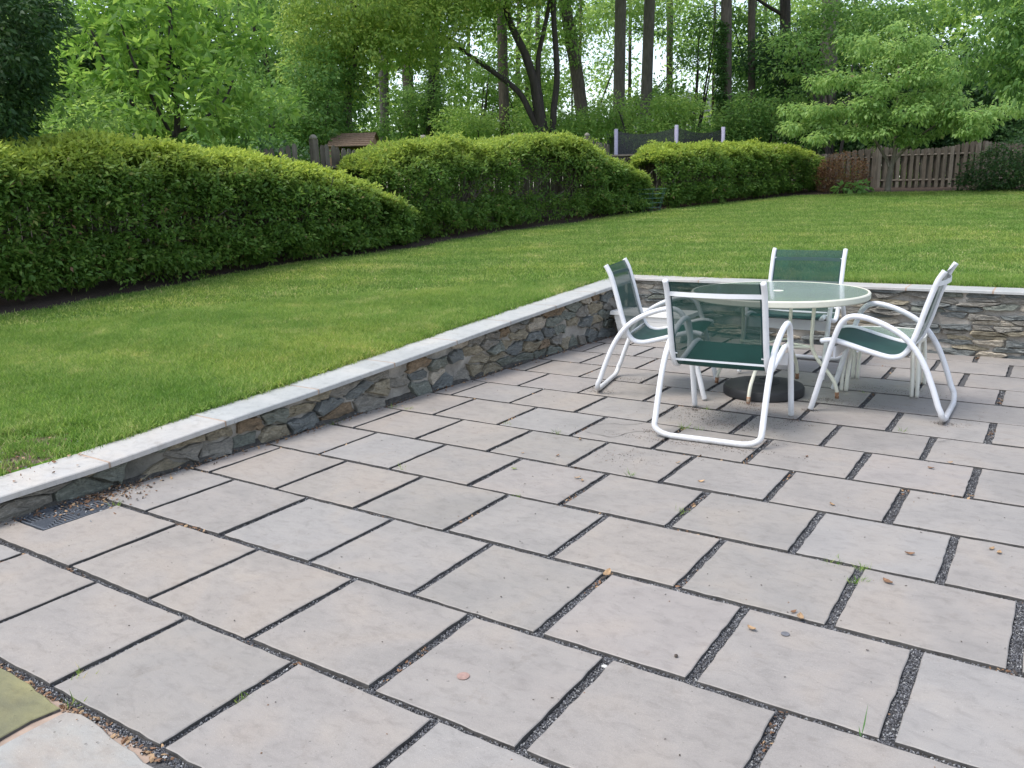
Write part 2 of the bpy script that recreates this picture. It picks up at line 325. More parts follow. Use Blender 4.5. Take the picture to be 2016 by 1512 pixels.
def np_mesh(name, V, quads, mat, attrs=None, smooth=False, k=4):
    me = bpy.data.meshes.new(name); nf = len(quads)
    me.vertices.add(len(V)); me.vertices.foreach_set('co', np.asarray(V, np.float32).ravel())
    me.loops.add(nf*k); me.loops.foreach_set('vertex_index', np.asarray(quads, np.int32).ravel())
    me.polygons.add(nf); me.polygons.foreach_set('loop_start', np.arange(0, nf*k, k, dtype=np.int32))
    me.polygons.foreach_set('loop_total', np.full(nf, k, np.int32))
    me.update(calc_edges=True)
    for an, av in (attrs or {}).items():
        a = me.attributes.new(an, 'FLOAT', 'FACE'); a.data.foreach_set('value', np.asarray(av, np.float32))
    me.materials.append(mat)
    return me
def unit(a): return a/np.maximum(np.linalg.norm(a, axis=-1, keepdims=True), 1e-9)
def leaf_arrays(P, D, Nn, L, W, fold=0.18, droop=0.12):
    S = unit(np.cross(D, Nn)); Nn = unit(np.cross(S, D))
    L = L[:, None]; W = W[:, None]
    b = P; t = P+D*L-Nn*L*droop; mid = P+D*L*0.45
    s1 = mid+S*W*0.5+Nn*W*fold; s2 = mid-S*W*0.5+Nn*W*fold
    V = np.stack([b, s1, t, s2], 1).reshape(-1, 3)
    return V
def leaf_obj(name, P, D, Nn, L, W, mat, parent=None, rnd=None, young=None, kind=None):
    V = leaf_arrays(P, D, Nn, L, W); n = len(P); Q = np.arange(n*4).reshape(n, 4)
    at_ = {'rnd': rnd if rnd is not None else rng.random(n)}
    if young is not None: at_['young'] = young
    me = np_mesh(name, V, Q, mat, at_); o = bpy.data.objects.new(name, me); link(o, parent)
    if kind: o['kind'] = kind
    return o

# ------------------------------------------------------------ terrain function (units)
CAPY = [-6, 1.3, 2.4, 3.73, 5.0, 6.32, 7.54, 8.79, 9.94, 11.12, 12.28, 13.46]
CAPZ = [0.20, 0.26, 0.31, 0.41, 0.49, 0.58, 0.67, 0.77, 0.85, 0.93, 1.01, 1.09]
def capz(y): return np.interp(y, CAPY, CAPZ)
def plane(x, y): return 0.396-0.008*x+0.03674*y
def facex(y): return -8.03+0.05*(y-2)
def ground(x, y):
    x = np.asarray(x, float); y = np.asarray(y, float); p = plane(x, y)
    inL = y < 13.9
    dl = np.maximum(0, capx(np.minimum(y, 13.9))-0.57-x); yl = np.minimum(y, 13.9)
    cl = (capz(yl)-plane(-8.35, yl))*np.exp(-(dl/4.0)**1.5)
    db = np.maximum(0, y-13.9); xb = np.clip(x, -8.35, 40); cb = (1.085-plane(xb, 13.9))*np.exp(-(db/7.0)**1.5)
    z = np.where(inL, p+cl, p+cb*np.exp(-(np.maximum(0, -8.35-x)/4.0)**1.5))
    z = z+0.02*np.sin(x*0.9+1)*np.cos(y*0.7)*np.minimum(1, (dl+db)/3)
    far = np.maximum(0, y-55); return z-far*0.0367-0.004
# lawn sheet: two rectangles sewn around the patio corner, one object each
def sheet(name, xs, ys, zf, mat, label):
    X, Y = np.meshgrid(xs, ys)
    if name == 'lawn': X = X+(capx(Y)-0.59+8.42)*np.clip((X+23)/14.58, 0, 1)**2
    Z = zf(X, Y); nx, ny = len(xs), len(ys)
    V = np.stack([X, Y, Z], -1).reshape(-1, 3)*U
    i = np.arange((ny-1)*nx).reshape(ny-1, nx)[:, :-1].ravel(); Q = np.stack([i, i+1, i+1+nx, i+nx], 1)
    me = np_mesh(name, V, Q, mat); me.polygons.foreach_set('use_smooth', [True]*len(Q))
    o = bpy.data.objects.new(name, me); link(o); return tag(o, label, kind='structure')
def capx(y): return -7.9+0.058*(np.asarray(y)-2)
xsL = np.concatenate([np.linspace(-400, -60, 12), np.linspace(-50, -24, 14), np.linspace(-23, -8.42, 40)])
ysA = np.concatenate([np.linspace(-120, -12, 10), np.linspace(-10, 13.95, 50)])
sheet('lawn', xsL, ysA, ground, LAWN, 'green lawn left of the low stone wall')
xsB = np.concatenate([xsL[:-1], np.linspace(-8.42, 30, 50), np.linspace(34, 400, 14)])
ysB = np.concatenate([np.linspace(13.95, 60, 70), np.linspace(66, 600, 20)])
sheet('back_lawn', xsB, ysB, ground, LAWN, 'green lawn rising behind the far wall')

# lawn edge / mulch bed
EDGE = [(-16.9, -6), (-17.0, 5.7), (-17.4, 9.2), (-17.7, 12.9), (-17.35, 15.9), (-17.05, 18), (-17.0, 23.5), (-16.3, 29.5), (-15.9, 33.4), (-14.9, 38.5), (-12.6, 44.4), (-10.5, 46.6), (-8.3, 47.4), (-2.1, 47.7), (10, 47.4), (24, 47)]
OUT = [(-24, -6), (-24, 5), (-23.5, 9), (-23, 13), (-22.6, 16), (-22.3, 18), (-21.5, 23.5), (-20.6, 29.5), (-20, 33.4), (-19, 38.5), (-17.6, 48), (-15.5, 54), (-8.3, 54), (-2.1, 54), (10, 54), (24, 54)]
E2 = spline([(a, b, 0) for a, b in EDGE], 12); O2 = spline([(a, b, 0) for a, b in OUT], 12)
V = []; nn = 9
for i, (e, o_) in enumerate(zip(E2, O2)):
    for k in range(nn):
        t = k/(nn-1); p = e.lerp(o_, t)
        wob = 0.12*noise.noise(Vector((p.x*0.8, p.y*0.8, 3)))
        if k == 0: p = p+Vector((wob, wob*0.5, 0))
        z = float(ground(p.x, p.y))+ (0.02 if k == 0 else 0.10+0.05*noise.noise(Vector((p.x*2, p.y*2, 0))))
        V.append((p.x*U, p.y*U, z*U))
Fq = [(i*nn+k, i*nn+k+1, (i+1)*nn+k+1, (i+1)*nn+k) for i in range(len(E2)-1) for k in range(nn-1)]
tag(obj('mulch_bed', V, Fq, MULCH, smooth=True), 'dark mulch bed under the hedges', kind='structure')
def edge_x(y): return np.interp(y, [p[1] for p in EDGE[:11]], [p[0] for p in EDGE[:11]])

# ------------------------------------------------------------ patio
YS = [-3.05, -2.0, -0.96, 0.09, 1.089, 2.151, 3.215, 4.247, 5.257, 6.234, 7.22, 8.171, 9.127, 10.059, 10.992, 11.923, 12.841, 13.42]
JX = {0: [-7.12, -6.04, -4.93, -3.82, -2.69, -1.6, -0.52], 1: [-6.51, -5.43, -4.32, -3.21, -2.14, -1.07, 0],
      2: [-7.07, -5.97, -4.87, -3.78, -2.69, -1.62, -0.53], 3: [-7.52, -6.46, -5.37, -4.29, -3.22, -2.14, -1.07, -0.01],
      4: [-6.92, -5.85, -4.79, -3.73, -2.66, -1.59, -0.53], 5: [-7.35, -6.32, -5.28, -4.22, -3.17, -2.11, -1.06],
      6: [-6.83, -5.8, -4.75, -3.69, -2.63, -1.58, -0.53], 7: [-7.29, -6.27, -5.23, -4.17, -3.12, -2.08, -1.05],
      8: [-6.74, -5.71, -4.68, -3.63, -2.59, -1.55, -0.52], 9: [-7.23, -6.22, -5.17, -4.13, -3.09, -2.04, 0.02],
      10: [-6.72, -5.68, -4.64, -3.61, -2.58, -1.56, -0.54], 11: [-7.17, -6.15, -5.12, -4.1, -3.1, -2.09, -1.07],
      12: [-6.68, -5.65, -4.62, -3.59, -2.56, -1.55, -0.54], 13: [-6.3, -5.2, -4.15, -3.1, -2.06, -1.06]}
patio = obj('patio', [(-4.15, -3.0, -0.017), (4.0, -3.0, -0.017), (4.0, 6.75, -0.017), (-4.15, 6.75, -0.017), (-4.15, -3.0, -0.15), (4.0, -3.0, -0.15), (4.0, 6.75, -0.15), (-4.15, 6.75, -0.15)],
            [(0, 1, 2, 3), (4, 7, 6, 5), (0, 4, 5, 1), (1, 5, 6, 2), (2, 6, 7, 3), (3, 7, 4, 0)], GRAVEL)
tag(patio, 'bluestone patio laid in staggered rows with gravel joints', kind='structure')
def slab(poly, name, mat, parent, top=0.0, thick=0.045, bev=0.003, tilt=(0, 0), rough=0.0026, seg=0.045):
    # poly: CCW list of (x, y) metres; edges get small irregular steps
    pts = []
    n = len(poly)
    for i in range(n):
        a = Vector(poly[i]); b = Vector(poly[(i+1) % n]); L = (b-a).length; k = max(1, int(L/seg)); d = (b-a)/L; nr = Vector((d.y, -d.x))
        for j in range(k):
            p = a.lerp(b, j/k)
            if j: p = p+nr*random.uniform(-rough, rough)
            pts.append(p)
    c = sum(pts, Vector((0, 0)))/len(pts); N = len(pts)
    V = []
    zt = lambda p: top+tilt[0]*(p.x-c.x)+tilt[1]*(p.y-c.y)
    def inset(d):
        out = []
        for i in range(N):
            t = (pts[(i+1) % N]-pts[i-1]).normalized(); out.append(pts[i]+Vector((-t.y, t.x))*d)
        return out
    I = inset(bev)
    V += [(p.x, p.y, top-thick) for p in pts]; V += [(p.x, p.y, zt(p)-bev*0.8) for p in pts]; V += [(p.x, p.y, zt(p)) for p in I]
    Fc = []
    for i in range(N):
        j = (i+1) % N
        Fc += [(i, j, N+j, N+i), (N+i, N+j, 2*N+j, 2*N+i)]
    Fc.append(tuple(range(2*N, 3*N)))
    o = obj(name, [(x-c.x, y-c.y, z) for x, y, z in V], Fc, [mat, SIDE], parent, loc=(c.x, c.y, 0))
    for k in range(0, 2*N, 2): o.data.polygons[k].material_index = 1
    return o
JOINTS = []      # centre lines of joints for gravel & litter (metres)
def gapw(x, y): return 0.023+0.014*np.clip((x+7.5)/6, 0, 1)
for r in range(-3, 14):
    ya, yb = YS[r+3], YS[r+4]
    if r in JX: js = list(JX[r])
    else: js = [-7.1+(0.53 if r % 2 else 0)+1.07*i for i in range(7)]
    while js[-1] < 7: js.append(js[-1]+1.055+random.uniform(-0.02, 0.02))
    left = float(facex((ya+yb)/2))+0.13
    if js[0]-left > 0.2: js = [left]+js
    else: js[0] = left
    gy = 0.027
    for i in range(len(js)-1):
        x0, x1 = js[i]*U, js[i+1]*U
        g0 = gapw(js[i], ya)/2*random.uniform(0.8, 1.2); g1 = gapw(js[i+1], ya)/2*random.uniform(0.8, 1.2)
        a = x0+(g0 if i else 0); b = x1-g1
        c = ya*U+gy/2*random.uniform(0.8, 1.3); d = yb*U-gy/2*random.uniform(0.8, 1.3)
        if r < 0 and js[i+1] < -3.2: continue
        j_ = lambda: random.uniform(-0.0025, 0.0025)
        if r == 1 and i == 0:
            poly = [(-4.02, c), (b, c), (b, d), (-7.47*U+0.006, d), (-7.47*U+0.006, 1.415*U-0.006), (-4.02, 1.415*U-0.006)]
            if left > -7.9: pass
        else:
            poly = [(a+j_(), c+j_()), (b+j_(), c+j_()), (b+j_(), d+j_()), (a+j_(), d+j_())]
        mt = SLABS[2] if (r == 1 and i <= 1) else SLABS[2 if (r, i) in ((6, 1), (5, 2), (8, 2)) else random.choice([0, 0, 1, 3, 3, 4, 5, 2, 8, 7] if (r < 5 or i < 3) else [0, 3, 3, 4, 6, 6, 1, 5, 7])]
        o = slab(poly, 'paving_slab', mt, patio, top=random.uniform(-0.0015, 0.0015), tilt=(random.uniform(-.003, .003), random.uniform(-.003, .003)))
        JOINTS.append(((x1, ya*U, x1, yb*U), gapw(js[i+1], ya)))
        JOINTS.append(((x0, ya*U, x1, ya*U), gy))
# flagstone landing in the near left corner
land = obj('landing', [(-4.2, -2.2, -0.12), (-1.9, -2.2, -0.12), (-1.9, 0.04, -0.12), (-4.2, 0.04, -0.12), (-4.2, -2.2, -0.014), (-1.9, -2.2, -0.014), (-1.9, 0.04, -0.014), (-4.2, 0.04, -0.014)],
           [(3, 2, 1, 0), (4, 5, 6, 7), (0, 1, 5, 4), (1, 2, 6, 5), (2, 3, 7, 6), (3, 0, 4, 7)], simple('landing_mortar', (0.36, 0.27, 0.21), 0.9, 0.2, 20, 0.5))
tag(land, 'older mortared flagstones at the near left corner of the patio', kind='structure')
def Pm(px, py): q = gp(px, py); return (float(q[0])*U, float(q[1])*U)
mossy = [Pm(-160, 1290), Pm(-160, 1560), Pm(0, 1450), Pm(60, 1416), Pm(118, 1392), Pm(60, 1345), Pm(0, 1312), Pm(-60, 1280)]
slab(mossy, 'flagstone', MOSSY, land, top=-0.003, thick=0.03, rough=0.006, seg=0.05)['label'] = 'yellow green mossy flagstone'
pale = [Pm(-30, 1485), Pm(-120, 1640), Pm(200, 1800), Pm(520, 1700), Pm(330, 1530), Pm(240, 1465), Pm(160, 1404), Pm(128, 1400), Pm(60, 1435)]
slab(pale, 'flagstone', PALE, land, top=-0.002, thick=0.03, rough=0.005, seg=0.05)['label'] = 'pale blue grey flagstone with tan stain'
# stains
def disc(px, py, r, col, name):
    c = gp(px, py); mb = MB().lathe([(r, 0.0012), (r*0.98, 0.0022), (0.0, 0.0022)], 14)
    o = mb.build('stain', simple(name, col, 0.7, 0.2, 80, 0), patio, loc=(c[0]*U, c[1]*U, 0.001)); return o
disc(912, 1332, 0.020, (0.33, 0.215, 0.18), 'stain_pink'); disc(1546, 1249, 0.014, (0.14, 0.14, 0.15), 'stain_dark')

def crack(pts, w=0.0016):
    P = [Vector(Pm(*p)) for p in pts]; V = []; Q = spline([(p.x, p.y, 0) for p in P], 4); r = random.Random(3)
    for i, p in enumerate(Q):
        t = (Q[min(i+1, len(Q)-1)]-Q[max(i-1, 0)]).normalized(); k = w*r.uniform(0.3, 1.2)*(0.2 if i in (0, len(Q)-1) else 1); o_ = r.uniform(-.003, .003)
        V += [(p.x-t.y*(k+o_), p.y+t.x*(k+o_), 0.0028), (p.x+t.y*(k-o_), p.y-t.x*(k-o_), 0.0028)]
    obj('crack', V, [(2*i, 2*i+1, 2*i+3, 2*i+2) for i in range(len(Q)-1)], SIDE, patio)
crack([(1165, 838), (1200, 834), (1235, 837), (1270, 833)]); crack([(1150, 850), (1178, 856), (1209, 861), (1238, 852), (1268, 850), (1284, 848)], 0.0022)
crack([(1825, 866), (1845, 870), (1860, 868), (1873, 864)])
# drain grate
gx0, gx1, gy0, gy1 = -8.0*U, -7.475*U, 1.42*U, 2.10*U
gr = empty('drain_grate', ((gx0+gx1)/2, (gy0+gy1)/2, 0)); tag(gr, 'dark grey plastic drain grate with slotted pattern set in the patio corner', 'drain grate')
GR = simple('grate_plastic', (0.10, 0.11, 0.125), 0.5, 0.2, 30, 0.1)
hx, hy = (gx1-gx0)/2, (gy1-gy0)/2
fr = MB(); t = 0.008
fr.box((-hx, -hy, -0.02), (hx, -hy+t, 0.001)); fr.box((-hx, hy-t, -0.02), (hx, hy, 0.001)); fr.box((-hx, -hy+t, -0.02), (-hx+t, hy-t, 0.001)); fr.box((hx-t, -hy+t, -0.02), (hx, hy-t, 0.001))
fr.build('frame', GR, gr)
bars = MB()
def bar(p, q, w=0.0035):
    p = Vector(p); q = Vector(q); d = (q-p).normalized(); s = Vector((-d.y, d.x))*w; n = len(bars.v)
    for z in (-0.012, 0.0005):
        for a in (p-s, p+s, q+s, q-s): bars.v.append((a.x, a.y, z))
    bars.f += [(n+4, n+7, n+6, n+5), (n, n+1, n+2, n+3), (n, n+4, n+5, n+1), (n+1, n+5, n+6, n+2), (n+2, n+6, n+7, n+3), (n+3, n+7, n+4, n)]
kx, ky = hx-t, hy-t
for sx in (-1, 1):
    for sy in (-1, 1):
        # each quadrant: diagonal rib, one triangle of x slots, the other of y slots
        for n_ in range(1, 9):
            f_ = n_/9
            if sx*sy > 0: bar((sx*kx*f_, 0), (sx*kx*f_, sy*ky*f_)); bar((0, sy*ky*f_), (sx*kx*f_, sy*ky*f_))
            else: bar((sx*kx*f_, sy*ky), (sx*kx*f_, sy*ky*(f_))); bar((sx*kx, sy*ky*f_), (sx*kx*f_, sy*ky*f_))
        bar((0, 0), (sx*kx, sy*ky), 0.005)
bar((-kx, 0), (kx, 0), 0.005); bar((0, -ky), (0, ky), 0.005)
bo = bars.build('slot_bars', GR, gr); bo['kind'] = 'stuff'
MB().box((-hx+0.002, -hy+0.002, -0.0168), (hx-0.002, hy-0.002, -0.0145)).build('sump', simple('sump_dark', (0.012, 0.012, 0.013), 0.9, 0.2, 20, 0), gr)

# ------------------------------------------------------------ stone walls
def clip(poly, a, b, c):       # keep a*x+b*y<=c
    out = []
    for i in range(len(poly)):
        p, q = poly[i], poly[(i+1) % len(poly)]; dp = a*p[0]+b*p[1]-c; dq = a*q[0]+b*q[1]-c
        if dp <= 0: out.append(p)
        if dp*dq < 0: t = dp/(dp-dq); out.append((p[0]+(q[0]-p[0])*t, p[1]+(q[1]-p[1])*t))
    return out
def cells(L, H, w, h, seed, jit=0.36):
    r = random.Random(seed); S = []; rows = max(1, round(H/h))
    for j in range(rows):
        x = r.uniform(-w, 0)
        while x < L+w:
            x += w*r.uniform(0.55, 1.55); S.append((x, (j+0.5+r.uniform(-jit, jit))*H/rows))
    ax = h/w; out = []
    for i, (x, y) in enumerate(S):
        if x < 0 or x > L: continue
        P = [(x-2*w, -0.02), (x+2*w, -0.02), (x+2*w, H+0.0), (x-2*w, H+0.0)]; P = clip(P, -1, 0, 0.0); P = clip(P, 1, 0, L)
        tilt = r.uniform(-0.12, 0.12)
        for k, (u, v) in enumerate(S):
            if k == i or abs(u-x) > 3*w or abs(v-y) > 3.2*h: continue
            dx, dy = (u-x)*ax, v-y; mx, my = (x+u)/2*ax, (y+v)/2; c = dx*mx+dy*my
            P = clip(P, dx*ax, dy, c)
            if len(P) < 3: break
        if len(P) >= 3: out.append(P)
    return out
def stone(P, r, name, mat, parent, M, gap, proud, buried=0.02):
    # P polygon in (s, z); M maps (s, depth, z) to world; depth>0 = out of the wall
    cx = sum(p[0] for p in P)/len(P); cy = sum(p[1] for p in P)/len(P)
    xs = [p[0] for p in P]; ys = [p[1] for p in P]; wd, ht = max(xs)-min(xs), max(ys)-min(ys)
    if wd < 0.03 or ht < 0.015: return
    # ragged outline: resample edges
    Q = []
    for i in range(len(P)):
        a, b = P[i], P[(i+1) % len(P)]; L = math.hypot(b[0]-a[0], b[1]-a[1])
        for t_ in ((0.07, 0.35, 0.65, 0.93) if L > 0.08 else (0.1, 0.9) if L > 0.03 else (0.5,)):
            x = a[0]+(b[0]-a[0])*t_; y = a[1]+(b[1]-a[1])*t_
            Q.append((x, y))
    def ins(q, g):
        d = math.hypot(q[0]-cx, q[1]-cy)+1e-6; gg = min(g, d*0.45); fx, fy = (q[0]-cx)/d, (q[1]-cy)/d
        return (q[0]-fx*gg*min(1, 1.2), q[1]-fy*gg)
    jt = 0.17*min(wd, ht)
    ring = [ins((x+r.uniform(-jt, jt)*0.5, y+r.uniform(-jt, jt)*0.5), gap*r.uniform(0.6, 1.5)) for x, y in Q]
    N = len(ring); tx, ty = r.uniform(-0.14, 0.14), r.uniform(-0.38, 0.30)
    dz = lambda x, y: proud*(1+0.0)+tx*(x-cx)+ty*(y-cy)
    V = [M(x, -buried, y) for x, y in ring]
    V += [M(x, dz(x, y)-0.007+r.uniform(-.003, .003), y) for x, y in ring]
    V += [M(cx+(x-cx)*0.90, dz(x, y)+r.uniform(-.004, .004), cy+(y-cy)*0.88) for x, y in ring]
    V += [M(cx+(x-cx)*0.45, dz(cx+(x-cx)*.4, cy+(y-cy)*.4)+r.uniform(-.006, .006), cy+(y-cy)*0.45) for x, y in ring]
    Fc = []
    for l in range(3):
        for i in range(N):
            j = (i+1) % N; Fc.append((l*N+i, l*N+j, (l+1)*N+j, (l+1)*N+i))
    Fc.append(tuple(range(3*N, 4*N)))
    o0 = V[0]; o = obj(name, [tuple(Vector(v)-Vector(o0)) for v in V], Fc, mat, parent, loc=o0)
    return o
def mortar_face(L, hf, M, mat, name, step=0.03, amp=0.015, back=-0.25):
    nx = int(L/step); nz = 14; V = []; Fc = []
    for i in range(nx+1):
        s = L*i/nx; H = hf(s)
        for k in range(nz+1):
            z = -0.06+(H+0.06)*k/nz; d = -0.014+amp*noise.noise(Vector((s*9, z*14, 1)))+amp*0.6*noise.noise(Vector((s*25, z*30, 7)))
            V.append(M(s, d, z))
    for i in range(nx):
        for k in range(nz):
            a = i*(nz+1)+k; Fc.append((a, a+nz+1, a+nz+2, a+1))
    n = len(V)
    for i in range(nx+1):
        s = L*i/nx; V.append(M(s, back, hf(s))); V.append(M(s, back, -0.06))
    for i in range(nx):
        t0 = i*(nz+1)+nz; t1 = t0+nz+1; b = n+2*i
        Fc += [(t0, t1, b+2, b), (b, b+2, b+3, b+1)]
    o = obj(name, V, Fc, mat, None, smooth=True); return o
# left wall: face line from A (near) to Bp (far)
yA, yB = -5.0, 13.40
PA = Vector((float(facex(yA))*U, yA*U, 0)); PB = Vector((float(facex(yB))*U, yB*U, 0)); LL = (PB-PA).length; dL = (PB-PA).normalized(); nL = Vector((dL.y, -dL.x, 0))
def ML(s, d, z): p = PA+dL*s+nL*d; return (p.x, p.y, z)
def HL(s): return float(capz(yA+(yB-yA)*s/LL))*U-0.032
wl = mortar_face(LL, HL, ML, MORTAR_DK, 'stone_wall'); autosmooth(wl, 60)
tag(wl, 'low fieldstone retaining wall running away along the left side of the patio', 'wall')
rr = random.Random(5)
for P in cells(LL, 0.52, 0.205, 0.092, 3, 0.5):
    cs = sum(p[0] for p in P)/len(P); H = HL(cs)-0.004
    P = clip(P, 0, 1, H)
    if len(P) < 3: continue
    yy = yA+(yB-yA)*cs/LL
    if yy < 0.5: continue
    if rr.random() < (0.25 if yy < 3.0 else 0.12): continue
    wts = [0, 0, 0, 1, 1, 1, 2, 2, 3, 3, 4, 5] if yy > 3.4 else [3, 1, 2]
    stone(P, rr, 'stone', STONES[rr.choice(wts)], wl, ML, 0.010, rr.uniform(0.0, 0.034))
# coping of the left wall
JY = [-4.6, -3.2, -1.8, -0.4, 0.96, 2.34, 3.71, 5.08, 6.45, 7.79, 9.15, 10.48, 11.8, 13.17]
def coping(y0, y1, mat, wall, wid=0.60):
    V = []; th = 0.03; g = 0.0065/U
    y0 += g; y1 -= g
    ns = 5
    for k in range(ns+1):
        y = y0+(y1-y0)*k/ns; xf = float(capx(y)); z = (float(capz(y0))*(1-k/ns)+float(capz(y1))*k/ns)*U; w = wid+random.uniform(-.004, .004)
        e = random.uniform(-0.002, 0.002)
        prof = [(xf*U+e, z-th), (xf*U+e, z-0.005), (xf*U-0.005+e, z), ((xf-w)*U+0.005, z+0.001), ((xf-w)*U, z-0.004), ((xf-w)*U, z-th)]
        V += [(x, y*U, zz) for x, zz in prof]
    Fc = []
    for k in range(ns):
        for j in range(6): l = (j+1) % 6; Fc.append((k*6+j, k*6+l, (k+1)*6+l, (k+1)*6+j))
    Fc += [tuple(range(6)), tuple(ns*6+5-i for i in range(6))]
    Fc = [tuple(reversed(f)) for f in Fc]
    return autosmooth(obj('coping_stone', V, Fc, mat, wall), 30)
for i in range(len(JY)-1):
    coping(JY[i], JY[i+1], COPING2 if i < 6 else COPING, wl)
    y = JY[i+1]; xf = float(capx(y)); z = float(capz(y))*U
    MB().box(((xf-0.595)*U, y*U-0.0075, z-0.03), (xf*U-0.004, y*U+0.0075, z-0.0008)).build('mortar_joint', SEAM, wl)
# back wall
bx0, bx1 = float(facex(13.4)), 9.0; by = 13.44
PBk = Vector((bx0*U, by*U, 0))
def MK(s, d, z): return (PBk.x+s, PBk.y-d, z)
LB = (bx1-bx0)*U; HB = 1.09*U-0.024
wb = mortar_face(LB, lambda s: HB, MK, MORTAR, 'stone_wall'); autosmooth(wb, 60)
tag(wb, 'low retaining wall of thin stacked ledge stones at the far side of the patio', 'wall')
rr = random.Random(11)
for P in cells(LB, HB, 0.235, 0.044, 9, 0.40):
    P = clip(P, 0, 1, HB-0.003)
    if len(P) < 3: continue
    cs = sum(p[0] for p in P)/len(P)
    if cs > 4.9 or rr.random() < 0.16: continue
    near_left = cs < 1.0
    stone(P, rr, 'stone', STONES[rr.choice([0, 0, 0, 1, 1, 2, 3, 5, 0, 1])], wb, MK, 0.0085, rr.uniform(-0.004, 0.040))
cy0, cy1 = 13.35, 13.95
bj = [-7.24, -5.9, -4.55, -3.4, -2.22, -0.93, 0.4, 1.75, 3.1, 4.4, 5.8, 7.2, 8.6, 9.1]
for i in range(len(bj)-1):
    x0, x1 = bj[i]*U+0.007, bj[i+1]*U-0.007; z = 1.09*U+random.uniform(-.0008, .0008); th = 0.023
    xl = x0 if i else -7.24*U+0.002
    prof = [(cy0*U, z-th), (cy0*U, z-0.004), (cy0*U+0.004, z), (cy1*U-0.004, z), (cy1*U, z-0.004), (cy1*U, z-th)]
    V = []
    for k, xx in enumerate((x0, x1)):
        for (yy, zz) in prof:
            X = xx
            if i == 0 and k == 0: X = -7.24*U-(yy-cy0*U)*1.0*(7.84-7.24)/0.6
            V.append((X, yy, zz))
    Fc = [(j, (j+1) % 6, 6+(j+1) % 6, 6+j) for j in range(6)]+[tuple(reversed(range(6))), tuple(6+j for j in range(6))]
    Fc = [tuple(reversed(f)) for f in Fc]
    obj('coping_stone', V, Fc, COPING if i % 3 else COPING2, wb)
    if i: MB().box((bj[i]*U-0.0075, cy0*U+0.003, z-th), (bj[i]*U+0.0075, cy1*U-0.004, z-0.0008)).build('mortar_joint', SEAM, wb)
# last mitred stone of the left coping
V = []
zt = 1.09*U
for zz in (zt-0.03, zt+0.0005):
    z0 = zz-(1.09-float(capz(13.17)))*U
    V += [(float(capx(13.17))*U, 13.17*U+0.004, z0), (-7.243*U, 13.35*U-0.002, zz), (-7.843*U, 13.95*U-0.002, zz), ((float(capx(13.17))-0.6)*U, 13.17*U+0.004, z0)]
obj('coping_stone', V, [(3, 2, 1, 0), (4, 5, 6, 7), (0, 1, 5, 4), (1, 2, 6, 5), (2, 3, 7, 6), (3, 0, 4, 7)], COPING, wl)

